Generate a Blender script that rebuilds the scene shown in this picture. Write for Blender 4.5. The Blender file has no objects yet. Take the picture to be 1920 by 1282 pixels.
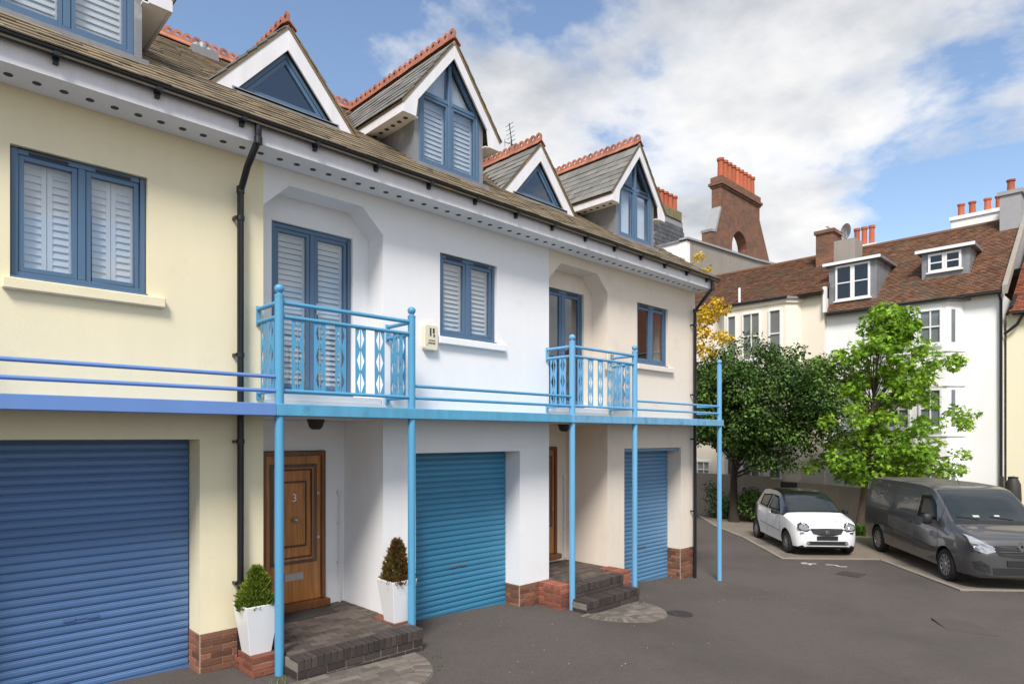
import bpy, bmesh, math, random
from mathutils import Matrix, Vector
import numpy as np
random.seed(7)
R = math.radians
sc = bpy.context.scene
col = sc.collection

# ---------------------------------------------------------------- camera, sky, sun, exposure
F = 1200.0; EYE = 2.53; DIST = 7.2
TH = math.atan((2190 - 960) / F)
cam_d = bpy.data.cameras.new('camera'); cam = bpy.data.objects.new('camera', cam_d); col.objects.link(cam)
cam_d.sensor_width = 36; cam_d.lens = 36 * F / 1920; cam_d.shift_y = 177 / 1920
cam_d.clip_start = 0.05; cam_d.clip_end = 2000
cam.location = (0, -DIST, EYE); cam.rotation_euler = (R(90), 0, TH - R(90))
sc.camera = cam

CLOUD_AT = (19.57, 1.09, 3.63)
SUN_AZ = Vector((-0.62, -0.50, 0)).normalized(); SUN_EL = R(48)
to_sun = Vector((SUN_AZ.x * math.cos(SUN_EL), SUN_AZ.y * math.cos(SUN_EL), math.sin(SUN_EL)))
sd = bpy.data.lights.new('sun', 'SUN'); sd.energy = 2.4; sd.angle = R(16); sd.color = (1, 0.95, 0.88)
so = bpy.data.objects.new('sun', sd); col.objects.link(so)
so.rotation_euler = (-to_sun).to_track_quat('-Z', 'Y').to_euler(); so.location = (0, -10, 30)

world = bpy.data.worlds.new('World'); sc.world = world; world.use_nodes = True
nt = world.node_tree; nt.nodes.clear()
def N(t, kind, **kw):
    n = t.nodes.new(kind)
    for k, v in kw.items():
        if k in n.inputs: n.inputs[k].default_value = v
        else: setattr(n, k, v)
    return n
def math_node(t, op, a, b=None, clamp=False):
    n = t.nodes.new('ShaderNodeMath'); n.operation = op; n.use_clamp = clamp
    for i, x in enumerate((a, b)):
        if x is None: continue
        if hasattr(x, 'links') or hasattr(x, 'is_output'): t.links.new(x, n.inputs[i])
        else: n.inputs[i].default_value = x
    return n.outputs[0]
def ramp(t, fac, stops):
    n = t.nodes.new('ShaderNodeValToRGB'); e = n.color_ramp.elements
    while len(e) < len(stops): e.new(0.5)
    for k, (p, c) in zip(e, stops):
        k.position = p; k.color = (*c, 1) if len(c) == 3 else c
    t.links.new(fac, n.inputs[0]); return n.outputs[0]
sky = N(nt, 'ShaderNodeTexSky', sky_type='NISHITA', sun_disc=False, sun_elevation=SUN_EL,
        sun_rotation=math.atan2(SUN_AZ.x, SUN_AZ.y), air_density=1.0, dust_density=0.7, ozone_density=0.6)
tc = N(nt, 'ShaderNodeTexCoord'); sep = N(nt, 'ShaderNodeSeparateXYZ')
nt.links.new(tc.outputs['Generated'], sep.inputs[0])
zz = math_node(nt, 'MAXIMUM', math_node(nt, 'ADD', sep.outputs[2], 0.16), 0.05)
cmb = N(nt, 'ShaderNodeCombineXYZ')
nt.links.new(math_node(nt, 'DIVIDE', sep.outputs[0], zz), cmb.inputs[0])
nt.links.new(math_node(nt, 'DIVIDE', sep.outputs[1], zz), cmb.inputs[1])
mp = N(nt, 'ShaderNodeMapping'); mp.inputs['Location'].default_value = CLOUD_AT
nt.links.new(cmb.outputs[0], mp.inputs[0])
n1 = N(nt, 'ShaderNodeTexNoise', Scale=1.0, Detail=11.0, Roughness=0.55, Distortion=0.12)
n2 = N(nt, 'ShaderNodeTexNoise', Scale=2.3, Detail=7.0, Roughness=0.55)
nt.links.new(mp.outputs[0], n1.inputs[0]); nt.links.new(mp.outputs[0], n2.inputs[0])
cmask = ramp(nt, n1.outputs[0], [(0.455, (0, 0, 0)), (0.505, (0.8, 0.8, 0.8)), (0.55, (1, 1, 1))])
ccol = ramp(nt, n2.outputs[0], [(0.34, (0.52, 0.55, 0.60)), (0.50, (0.82, 0.83, 0.85)), (0.62, (1, 0.99, 0.98))])
bg1 = N(nt, 'ShaderNodeBackground', Strength=0.115); nt.links.new(sky.outputs[0], bg1.inputs[0])
bg2 = N(nt, 'ShaderNodeBackground', Strength=0.57); nt.links.new(ccol, bg2.inputs[0])
up_ = N(nt, 'ShaderNodeMapRange'); nt.links.new(sep.outputs[2], up_.inputs[0]); up_.inputs[1].default_value = -0.02; up_.inputs[2].default_value = 0.03
mx = N(nt, 'ShaderNodeMixShader'); nt.links.new(math_node(nt, 'MULTIPLY', cmask, up_.outputs[0]), mx.inputs[0])
nt.links.new(bg1.outputs[0], mx.inputs[1]); nt.links.new(bg2.outputs[0], mx.inputs[2])
wo = N(nt, 'ShaderNodeOutputWorld'); nt.links.new(mx.outputs[0], wo.inputs[0])

vs = sc.view_settings; vs.view_transform = 'Standard'; vs.look = 'None'; vs.gamma = 1; vs.use_curve_mapping = False
vs.exposure = 0.86
sc.render.engine = 'CYCLES'

# ---------------------------------------------------------------- helpers
def wm(o):
    m = o.matrix_basis.copy()
    if o.parent: m = wm(o.parent) @ o.matrix_parent_inverse @ m
    return m
def attach(o, parent):
    if parent is not None:
        o.parent = parent; o.matrix_parent_inverse = wm(parent).inverted()
def empty(name, loc=(0, 0, 0), rz=0.0, parent=None):
    o = bpy.data.objects.new(name, None); o.empty_display_size = 0.2; col.objects.link(o)
    o.location = loc; o.rotation_euler = (0, 0, rz); attach(o, parent); return o
def tag(o, label=None, cat=None, group=None, kind=None):
    if label: o['label'] = label
    if cat: o['category'] = cat
    if group: o['group'] = group
    if kind: o['kind'] = kind
    return o
def inst(name, mesh, loc, parent=None, rot=(0, 0, 0), scale=(1, 1, 1)):
    o = bpy.data.objects.new(name, mesh); col.objects.link(o)
    o.location = loc; o.rotation_euler = rot; o.scale = scale; attach(o, parent); return o

class MB:
    def __init__(s): s.v = []; s.f = []
    def add(s, vs_, fs):
        b = len(s.v); s.v += [tuple(p) for p in vs_]; s.f += [tuple(i + b for i in f) for f in fs]; return s
    def box(s, x0, x1, y0, y1, z0, z1):
        return s.add([(x0,y0,z0),(x1,y0,z0),(x1,y1,z0),(x0,y1,z0),(x0,y0,z1),(x1,y0,z1),(x1,y1,z1),(x0,y1,z1)],
                     [(0,3,2,1),(4,5,6,7),(0,1,5,4),(1,2,6,5),(2,3,7,6),(3,0,4,7)])
    def prism(s, pts, axis, a, b):
        """extrude a 2D polygon along an axis; pts in the other two axes (x: yz, y: xz, z: xy)"""
        n = len(pts)
        def P(p, d): return {'x': (d, p[0], p[1]), 'y': (p[0], d, p[1]), 'z': (p[0], p[1], d)}[axis]
        vs_ = [P(p, a) for p in pts] + [P(p, b) for p in pts]
        fs = [tuple(range(n)), tuple(range(2*n-1, n-1, -1))] + [(i, (i+1) % n, n+(i+1) % n, n+i) for i in range(n)]
        return s.add(vs_, fs)
    def tube(s, pts, r, n=10, caps=True):
        pts = [Vector(p) for p in pts]; rs = r if isinstance(r, (list, tuple)) else [r]*len(pts)
        rings = []; prev = None
        for i, p in enumerate(pts):
            d = (pts[min(i+1, len(pts)-1)] - pts[max(i-1, 0)]).normalized()
            if prev is None:
                a = d.cross(Vector((0, 0, 1)) if abs(d.z) < 0.9 else Vector((1, 0, 0))).normalized()
            else: a = (prev - d * prev.dot(d)).normalized()
            prev = a; b = d.cross(a)
            rings.append([p + (a*math.cos(2*math.pi*k/n) + b*math.sin(2*math.pi*k/n))*rs[i] for k in range(n)])
        vs_ = [q for rg in rings for q in rg]
        fs = [(i*n+k, i*n+(k+1) % n, (i+1)*n+(k+1) % n, (i+1)*n+k) for i in range(len(pts)-1) for k in range(n)]
        if caps: fs += [tuple(range(n))[::-1], tuple((len(pts)-1)*n+k for k in range(n))]
        return s.add(vs_, fs)
    def lathe(s, c, prof, n=14, axis='z'):
        vs_ = []
        for (r, h) in prof:
            for k in range(n):
                a = 2*math.pi*k/n; x, y = r*math.cos(a), r*math.sin(a)
                vs_.append({'z': (c[0]+x, c[1]+y, c[2]+h), 'y': (c[0]+x, c[1]+h, c[2]+y), 'x': (c[0]+h, c[1]+x, c[2]+y)}[axis])
        m = len(prof)
        fs = [(i*n+k, i*n+(k+1) % n, (i+1)*n+(k+1) % n, (i+1)*n+k) for i in range(m-1) for k in range(n)]
        fs += [tuple(range(n))[::-1], tuple((m-1)*n+k for k in range(n))]
        return s.add(vs_, fs)
    def mesh(s, name, mat, smooth=False, bevel=0.0, origin=None, angle=40):
        bm = bmesh.new()
        vv = [bm.verts.new(p) for p in s.v]
        for f in s.f:
            try: bm.faces.new([vv[i] for i in f])
            except ValueError: pass
        bmesh.ops.recalc_face_normals(bm, faces=bm.faces)
        if bevel > 0:
            bmesh.ops.remove_doubles(bm, verts=bm.verts, dist=1e-5)
            es = [e for e in bm.edges if len(e.link_faces) == 2 and e.calc_face_angle(0) > 0.6]
            bmesh.ops.bevel(bm, geom=es, offset=bevel, segments=1, affect='EDGES', clamp_overlap=True)
        if origin is not None: bmesh.ops.translate(bm, verts=bm.verts, vec=-Vector(origin))
        me = bpy.data.meshes.new(name); bm.to_mesh(me); bm.free()
        if mat is not None: me.materials.append(mat)
        if smooth:
            me.shade_smooth()
            try: me.set_sharp_from_angle(angle=R(angle))
            except Exception: pass
        return me
    def build(s, name, mat, parent=None, smooth=False, bevel=0.0, kind=None):
        a = np.array(s.v); lo = a.min(0); hi = a.max(0)
        org = ((lo[0]+hi[0])/2, (lo[1]+hi[1])/2, lo[2])
        me = s.mesh(name, mat, smooth, bevel, org)
        o = inst(name, me, org, parent)
        if kind: o['kind'] = kind
        return o

def wall_grid(mb, xs, zs, holes, y0, y1, axis='y'):
    """slab between y0 and y1 with rectangular holes (x0,x1,z0,z1); only outer faces are made"""
    xs = sorted(set([round(x, 4) for x in xs] + [round(h[i], 4) for h in holes for i in (0, 1) if min(xs) <= h[i] <= max(xs)]))
    zs = sorted(set([round(z, 4) for z in zs] + [round(h[i], 4) for h in holes for i in (2, 3) if min(zs) <= h[i] <= max(zs)]))
    nx, nz = len(xs)-1, len(zs)-1
    def solid(i, j):
        if i < 0 or j < 0 or i >= nx or j >= nz: return False
        cx, cz = (xs[i]+xs[i+1])/2, (zs[j]+zs[j+1])/2
        return not any(h[0] < cx < h[1] and h[2] < cz < h[3] for h in holes)
    def P(x, y, z): return (x, y, z) if axis == 'y' else (y, x, z)
    def q(a, b, c_, d): mb.add([P(*a), P(*b), P(*c_), P(*d)], [(0, 1, 2, 3)])
    for i in range(nx):
        for j in range(nz):
            if not solid(i, j): continue
            a, b, c_, d = xs[i], xs[i+1], zs[j], zs[j+1]
            q((a,y0,c_),(b,y0,c_),(b,y0,d),(a,y0,d)); q((a,y1,c_),(a,y1,d),(b,y1,d),(b,y1,c_))
            if not solid(i-1, j): q((a,y0,c_),(a,y0,d),(a,y1,d),(a,y1,c_))
            if not solid(i+1, j): q((b,y0,c_),(b,y1,c_),(b,y1,d),(b,y0,d))
            if not solid(i, j-1): q((a,y0,c_),(a,y1,c_),(b,y1,c_),(b,y0,c_))
            if not solid(i, j+1): q((a,y0,d),(b,y0,d),(b,y1,d),(a,y1,d))

# ---------------------------------------------------------------- materials
MATS = {}
def mat(name, c, rough=0.6, var=0.12, scale=3.0, bump=0.0, bscale=60.0, metal=0.0, rnd=0.0, streak=0.0, spec=0.5,
        stain=None, stain_at=(0.6, 0.72), stain_scale=1.5, coat=0.0, island=0.0, speckle=0.0):
    m = bpy.data.materials.new(name); m.use_nodes = True; t = m.node_tree
    b = t.nodes['Principled BSDF']; b.inputs['Roughness'].default_value = rough; b.inputs['Metallic'].default_value = metal
    b.inputs['Specular IOR Level'].default_value = spec
    if coat: b.inputs['Coat Weight'].default_value = coat; b.inputs['Coat Roughness'].default_value = 0.04
    geo = N(t, 'ShaderNodeNewGeometry'); pos = geo.outputs['Position']
    no = N(t, 'ShaderNodeTexNoise', Scale=scale, Detail=6.0, Roughness=0.6); t.links.new(pos, no.inputs[0])
    val = math_node(t, 'ADD', math_node(t, 'MULTIPLY', math_node(t, 'SUBTRACT', no.outputs[0], 0.5), 2*var), 1.0)
    if streak:
        mpn = N(t, 'ShaderNodeMapping'); mpn.inputs['Scale'].default_value = (9, 9, 0.7); t.links.new(pos, mpn.inputs[0])
        ns = N(t, 'ShaderNodeTexNoise', Scale=1.0, Detail=5.0); t.links.new(mpn.outputs[0], ns.inputs[0])
        val = math_node(t, 'MULTIPLY', val, math_node(t, 'ADD', math_node(t, 'MULTIPLY', math_node(t, 'SUBTRACT', ns.outputs[0], 0.5), 2*streak), 1.0))
    if speckle:
        nk = N(t, 'ShaderNodeTexNoise', Scale=55.0, Detail=5.0, Roughness=0.85); t.links.new(pos, nk.inputs[0])
        val = math_node(t, 'MULTIPLY', val, math_node(t, 'ADD', math_node(t, 'MULTIPLY', math_node(t, 'SUBTRACT', nk.outputs[0], 0.5), 2*speckle), 1.0))
    if rnd:
        oi = N(t, 'ShaderNodeObjectInfo')
        val = math_node(t, 'MULTIPLY', val, math_node(t, 'ADD', math_node(t, 'MULTIPLY', math_node(t, 'SUBTRACT', oi.outputs['Random'], 0.5), 2*rnd), 1.0))
    if island:
        val = math_node(t, 'MULTIPLY', val, math_node(t, 'ADD', math_node(t, 'MULTIPLY', math_node(t, 'SUBTRACT', geo.outputs['Random Per Island'], 0.5), 2*island), 1.0))
    hs = N(t, 'ShaderNodeHueSaturation'); hs.inputs['Color'].default_value = (*c, 1); t.links.new(val, hs.inputs['Value'])
    out = hs.outputs[0]
    if stain:
        n3 = N(t, 'ShaderNodeTexNoise', Scale=stain_scale, Detail=8.0, Roughness=0.65); t.links.new(pos, n3.inputs[0])
        fac = ramp(t, n3.outputs[0], [(stain_at[0], (0, 0, 0)), (stain_at[1], (1, 1, 1))])
        mxn = N(t, 'ShaderNodeMix', data_type='RGBA'); t.links.new(fac, mxn.inputs[0]); t.links.new(out, mxn.inputs[6])
        mxn.inputs[7].default_value = (*stain, 1); out = mxn.outputs[2]
    t.links.new(out, b.inputs['Base Color'])
    if bump:
        nb = N(t, 'ShaderNodeTexNoise', Scale=bscale, Detail=4.0); t.links.new(pos, nb.inputs[0])
        bp = N(t, 'ShaderNodeBump', Strength=bump, Distance=0.01); t.links.new(nb.outputs[0], bp.inputs['Height'])
        t.links.new(bp.outputs[0], b.inputs['Normal'])
    MATS[name] = m; return m
M = MATS
mat('render_yellow', (0.81, 0.73, 0.51), 0.85, 0.045, 0.9, 0.35, 120, streak=0.03, stain=(0.70, 0.62, 0.43), stain_at=(0.58, 0.82), stain_scale=1.7)
mat('render_white', (0.81, 0.81, 0.825), 0.85, 0.045, 0.9, 0.3, 120, streak=0.03, stain=(0.70, 0.69, 0.67), stain_at=(0.58, 0.82), stain_scale=1.7)
mat('render_cream', (0.76, 0.67, 0.57), 0.85, 0.05, 0.9, 0.3, 120, streak=0.04, stain=(0.64, 0.55, 0.45), stain_at=(0.56, 0.80), stain_scale=1.7)
mat('fascia_white', (0.74, 0.73, 0.76), 0.6, 0.07, 2.0, streak=0.16)
mat('soffit', (0.82, 0.81, 0.80), 0.8, 0.05, 1.0)
mat('vent', (0.07, 0.06, 0.055), 0.8, 0.2, 40)
mat('black_plastic', (0.012, 0.012, 0.014), 0.38, 0.15, 8)
mat('frame_blue', (0.080, 0.148, 0.245), 0.4, 0.06, 4)
mat('paint_sky', (0.085, 0.315, 0.52), 0.42, 0.10, 2.5, streak=0.10, bump=0.05, bscale=40, stain=(0.11, 0.10, 0.10), stain_at=(0.66, 0.74), stain_scale=16)
mat('paint_light', (0.14, 0.37, 0.60), 0.45, 0.10, 2.5, streak=0.14, bump=0.05, bscale=40, stain=(0.11, 0.10, 0.10), stain_at=(0.66, 0.74), stain_scale=16)
mat('paint_peri', (0.13, 0.25, 0.56), 0.42, 0.08, 2.5, streak=0.08, stain=(0.11, 0.10, 0.10), stain_at=(0.66, 0.74), stain_scale=16)
mat('beam_sky', (0.09, 0.33, 0.52), 0.5, 0.12, 3, streak=0.25, stain=(0.06, 0.10, 0.10), stain_at=(0.60, 0.80), stain_scale=7)
mat('beam_light', (0.15, 0.37, 0.58), 0.5, 0.12, 3, streak=0.3, stain=(0.08, 0.11, 0.11), stain_at=(0.56, 0.78), stain_scale=7)
mat('garage_blue', (0.085, 0.17, 0.345), 0.42, 0.07, 2, rnd=0.06)
mat('garage_teal', (0.045, 0.215, 0.36), 0.42, 0.07, 2, rnd=0.06)
mat('garage_light', (0.105, 0.235, 0.39), 0.42, 0.07, 2, rnd=0.06)
mat('shutter_white', (0.78, 0.78, 0.80), 0.5, 0.02)
mat('slate', (0.205, 0.160, 0.100), 0.75, 0.30, 5, 0.3, 40, rnd=0.32, stain=(0.36, 0.19, 0.035), stain_at=(0.60, 0.72), stain_scale=2.2)
mat('slate_mass', (0.205, 0.160, 0.100), 0.75, 0.30, 5, 0.3, 40, island=0.32, stain=(0.36, 0.19, 0.035), stain_at=(0.58, 0.70), stain_scale=2.2)
mat('slate_grey', (0.19, 0.185, 0.165), 0.7, 0.25, 5, 0.3, 40, rnd=0.22, stain=(0.42, 0.20, 0.03), stain_at=(0.62, 0.72), stain_scale=2.6)
mat('terracotta', (0.38, 0.150, 0.095), 0.8, 0.25, 7, 0.2, 50, rnd=0.2)
mat('lead', (0.23, 0.235, 0.25), 0.55, 0.35, 2.2, 0.1, 20, metal=0.25, streak=0.25, stain=(0.42, 0.42, 0.43), stain_at=(0.58, 0.75), stain_scale=2.5)
mat('brick', (0.20, 0.085, 0.05), 0.85, 0.30, 14, 0.5, 90, rnd=0.45)
mat('brick_red', (0.24, 0.080, 0.048), 0.85, 0.30, 14, 0.5, 90, rnd=0.4)
mat('brick_dark', (0.052, 0.040, 0.036), 0.6, 0.25, 12, 0.4, 90, rnd=0.35)
mat('paver', (0.090, 0.070, 0.058), 0.8, 0.3, 12, 0.5, 90, rnd=0.35)
mat('apron_brick', (0.155, 0.132, 0.112), 0.85, 0.3, 12, 0.5, 90, rnd=0.35)
mat('mortar', (0.36, 0.32, 0.26), 0.9, 0.2, 20, 0.3, 120)
mat('mortar_dark', (0.21, 0.19, 0.16), 0.9, 0.2, 20, 0.3, 120, stain=(0.05, 0.07, 0.02), stain_at=(0.55, 0.7), stain_scale=3)
mat('asphalt', (0.098, 0.081, 0.071), 0.92, 0.16, 9.0, 1.0, 110, speckle=1.3, stain=(0.060, 0.050, 0.042), stain_at=(0.47, 0.80), stain_scale=0.35)
mat('concrete', (0.20, 0.168, 0.128), 0.9, 0.18, 1.0, 0.3, 60, speckle=0.2, stain=(0.105, 0.09, 0.07), stain_at=(0.5, 0.75), stain_scale=0.9)
mat('kerb', (0.24, 0.215, 0.175), 0.9, 0.2, 3, 0.3, 60)
mat('iron', (0.05, 0.046, 0.044), 0.6, 0.2, 20, 0.3, 60, metal=0.4)
mat('iron_rust', (0.082, 0.062, 0.054), 0.8, 0.2, 20, 0.3, 60)
mat('road_paint', (0.62, 0.60, 0.55), 0.8, 0.2, 30)
mat('planter', (0.78, 0.78, 0.79), 0.35, 0.03, 3, stain=(0.55, 0.53, 0.48), stain_at=(0.62, 0.8), stain_scale=6)
mat('soil', (0.05, 0.035, 0.025), 0.95, 0.3, 30)
mat('metal_grey', (0.45, 0.45, 0.47), 0.3, 0.05, metal=0.9)
mat('white_pipe', (0.74, 0.73, 0.70), 0.5, 0.05)
mat('alarm', (0.72, 0.66, 0.50), 0.45, 0.03)
mat('dark_print', (0.03, 0.03, 0.035), 0.6, 0.0)
mat('mat_fibre', (0.04, 0.033, 0.028), 0.95, 0.3, 60, 0.6, 200)
mat('interior', (0.20, 0.18, 0.16), 0.9, 0.1, 1)

def wood(name, c, sx=(26, 26, 1.6)):
    m = mat(name, c, 0.4, 0.1, 3); t = m.node_tree; b = t.nodes['Principled BSDF']
    geo = N(t, 'ShaderNodeNewGeometry'); mpn = N(t, 'ShaderNodeMapping'); mpn.inputs['Scale'].default_value = sx
    t.links.new(geo.outputs['Position'], mpn.inputs[0])
    nz = N(t, 'ShaderNodeTexNoise', Scale=1.0, Detail=6.0, Roughness=0.65, Distortion=0.6); t.links.new(mpn.outputs[0], nz.inputs[0])
    t.links.new(ramp(t, nz.outputs[0], [(0.3, tuple(x*0.55 for x in c)), (0.7, tuple(x*1.3 for x in c))]), b.inputs['Base Color'])
    b.inputs['Coat Weight'].default_value = 0.3
wood('oak', (0.43, 0.165, 0.036)); wood('oak_dark', (0.10, 0.042, 0.018)); wood('oak_frame', (0.17, 0.058, 0.018))

def glass(name, tint=(0.9, 0.95, 1.0), refl=1.0, ior=1.5):
    m = bpy.data.materials.new(name); m.use_nodes = True; t = m.node_tree; t.nodes.clear()
    geo = N(t, 'ShaderNodeNewGeometry'); dt = N(t, 'ShaderNodeVectorMath', operation='DOT_PRODUCT')
    t.links.new(geo.outputs['Normal'], dt.inputs[0]); t.links.new(geo.outputs['Incoming'], dt.inputs[1])
    q = math_node(t, 'SUBTRACT', 1.0, math_node(t, 'ABSOLUTE', dt.outputs['Value']))
    f = math_node(t, 'ADD', math_node(t, 'MULTIPLY', math_node(t, 'POWER', q, 5.0), 0.96), 0.04)
    tr = N(t, 'ShaderNodeBsdfTransparent'); tr.inputs[0].default_value = (*tint, 1)
    gl = N(t, 'ShaderNodeBsdfGlossy', Roughness=0.01); ms = N(t, 'ShaderNodeMixShader')
    t.links.new(math_node(t, 'MULTIPLY', f, refl, True), ms.inputs[0]); t.links.new(tr.outputs[0], ms.inputs[1]); t.links.new(gl.outputs[0], ms.inputs[2])
    o = N(t, 'ShaderNodeOutputMaterial'); t.links.new(ms.outputs[0], o.inputs[0]); MATS[name] = m
glass('glass', (0.93, 0.96, 0.98), 2.6); glass('glass_dark', (0.45, 0.48, 0.50), 1.5); glass('glass_car', (0.40, 0.46, 0.46), 1.0)

def gz(x, y=0.0):
    """ground height: the mews falls away from the camera"""
    P = [(-60, 0.05), (1.5, 0.03), (4.7, -0.07), (7.0, -0.16), (8.2, -0.27), (12.6, -0.52), (15, -0.55), (200, -0.55)]
    for (a, za), (b, zb) in zip(P, P[1:]):
        if x <= b:
            t = max(0, (x-a)/(b-a)); return za + (zb-za)*t
    return P[-1][1]

# ---------------------------------------------------------------- ground
def ground_sheet():
    xs = [-60, -30, -15, -5] + [i*0.5 for i in range(-4, 33)] + [20, 25, 30, 45, 70, 120, 250]
    ys = [-120, -60, -30, -15, -8, -4, 0, 4, 8, 15, 30, 60, 120]
    v = [(x, y, gz(x)) for x in xs for y in ys]; n = len(ys)
    f = [(i*n+j, (i+1)*n+j, (i+1)*n+j+1, i*n+j+1) for i in range(len(xs)-1) for j in range(n-1)]
    mb = MB(); mb.add(v, f); o = mb.build('ground', M['asphalt']); o['kind'] = 'structure'; return o
ground = ground_sheet()

# concrete parking bays with a saw-tooth edge
edge = [(22.7, 5.7), (20.27, 3.64), (18.69, 1.91), (16.05, -0.43), (17.66, -2.2), (15.3, -4.31), (16.9, -6.1), (14.6, -8.2), (16.2, -10.0), (13.9, -12.2)]
mb = MB(); pts = edge + [(22.9, -12.2), (22.9, 5.7)]
mb.prism(pts, 'z', -0.60, -0.535)
bays = mb.build('pavement', M['concrete']); bays['kind'] = 'structure'
for i, (a, b) in enumerate(zip(edge, edge[1:])):
    a = Vector(a); b = Vector(b); d = (b-a).normalized(); n = Vector((-d.y, d.x))
    L = (b-a).length; k = max(1, round(L/0.9))
    for j in range(k):
        p = a + d*(L*j/k + 0.006); q = a + d*(L*(j+1)/k - 0.006)
        mb = MB(); w = 0.11; h = -0.52 + random.uniform(-0.004, 0.004)
        mb.prism([(p.x, p.y), (q.x, q.y), (q.x+n.x*w, q.y+n.y*w), (p.x+n.x*w, p.y+n.y*w)], 'z', -0.60, h)
        mb.build('kerb_stone', M['kerb'], bays, bevel=0.008)

# ---------------------------------------------------------------- mews terrace
def RZ(y): return 5.88 + 0.665*(y+0.5)
PITCH = math.atan(0.665); RIDGE_Y = 4.2; RIDGE_Z = RZ(RIDGE_Y); BACK_Y = 8.4

brick_me = {}
def brick_mesh(matname, L=0.215, W=0.102, H=0.065):
    k = (matname, L, W, H)
    if k not in brick_me: brick_me[k] = MB().box(-L/2, L/2, -W/2, W/2, -H/2, H/2).mesh('brick', M[matname], bevel=0.004)
    return brick_me[k]
def lay_face(parent, p0, d, length, z0, z1, matname, name='brick', upright=False, zfun=None):
    """stretcher bond (or upright soldiers) on the vertical face that runs from p0 along d; bricks stand 6 mm proud"""
    d = Vector((d[0], d[1])).normalized(); ang = math.atan2(d.y, d.x); nrm = Vector((d.y, -d.x))
    if upright:
        n = round(length/0.075); w = length/n; me = brick_mesh(matname, 0.065, 0.06, z1-z0-0.008)
        for i in range(n):
            p = Vector(p0) + d*(w*(i+0.5)) - nrm*(0.03-0.006+random.uniform(-.003, .003))
            inst(name, me, (p.x, p.y, (z0+z1)/2), parent, (0, 0, ang), (w/0.075, 1, 1))
        return
    rows = max(1, round((z1-z0)/0.075)); h = (z1-z0)/rows
    for r in range(rows):
        x = -0.1125 if r % 2 else 0.0
        while x < length-0.01:
            a = max(0, x); b = min(length, x+0.225)
            if b-a > 0.03:
                p = Vector(p0) + d*((a+b)/2) - nrm*(0.051-0.006+random.uniform(-.003, .003))
                inst(name, brick_mesh(matname), (p.x, p.y, z0+h*(r+0.5)), parent, (0, 0, ang), ((b-a-0.01)/0.215, 1, (h-0.01)/0.065))
            x += 0.225

def ring(mb, x0, x1, z0, z1, w, y0, y1):
    mb.box(x0, x0+w, y0, y1, z0, z1); mb.box(x1-w, x1, y0, y1, z0, z1)
    mb.box(x0+w, x1-w, y0, y1, z0, z0+w); mb.box(x0+w, x1-w, y0, y1, z1-w, z1)
def inset(pts, w):
    n = len(pts); out = []; A = sum(pts[i][0]*pts[(i+1) % n][1]-pts[(i+1) % n][0]*pts[i][1] for i in range(n))
    s = 1 if A > 0 else -1
    for i in range(n):
        p0, p1, p2 = Vector(pts[i-1]), Vector(pts[i]), Vector(pts[(i+1) % n])
        d1 = (p1-p0).normalized(); d2 = (p2-p1).normalized()
        n1 = Vector((-d1.y, d1.x))*s; n2 = Vector((-d2.y, d2.x))*s
        k = w/(1+n1.dot(n2)); out.append(tuple(p1+(n1+n2)*k))
    return out
def poly_ring(mb, pts, w, y0, y1):
    q = inset(pts, w); n = len(pts)
    v = [(p[0], y, p[1]) for y in (y0, y1) for r in (pts, q) for p in r]
    f = []
    for i in range(n):
        j = (i+1) % n
        f += [(i, j, n+j, n+i), (2*n+i, 3*n+i, 3*n+j, 2*n+j), (i, 2*n+i, 2*n+j, j), (n+i, n+j, 3*n+j, 3*n+i)]
    mb.add(v, f); return q

louvre_me = {}
def louvres(parent, x0, x1, z0, z1, y, pitch=0.06, tilt=35, stile=0.04):
    """a white shutter panel: two stiles, rails and separate tilted slats"""
    mb = MB(); ring(mb, x0, x1, z0, z1, stile, y, y+0.028); mb.build('shutter_frame', M['shutter_white'], parent)
    w = round(x1-x0-2*stile, 3)
    if w not in louvre_me: louvre_me[w] = MB().box(-w/2, w/2, -0.037, 0.037, -0.004, 0.004).mesh('louvre', M['shutter_white'])
    n = int((z1-z0-2*stile)/pitch)
    for i in range(n):
        inst('louvre', louvre_me[w], ((x0+x1)/2, y+0.014, z0+stile+(i+0.5)*(z1-z0-2*stile)/n), parent, (R(tilt), 0, 0))

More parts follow.
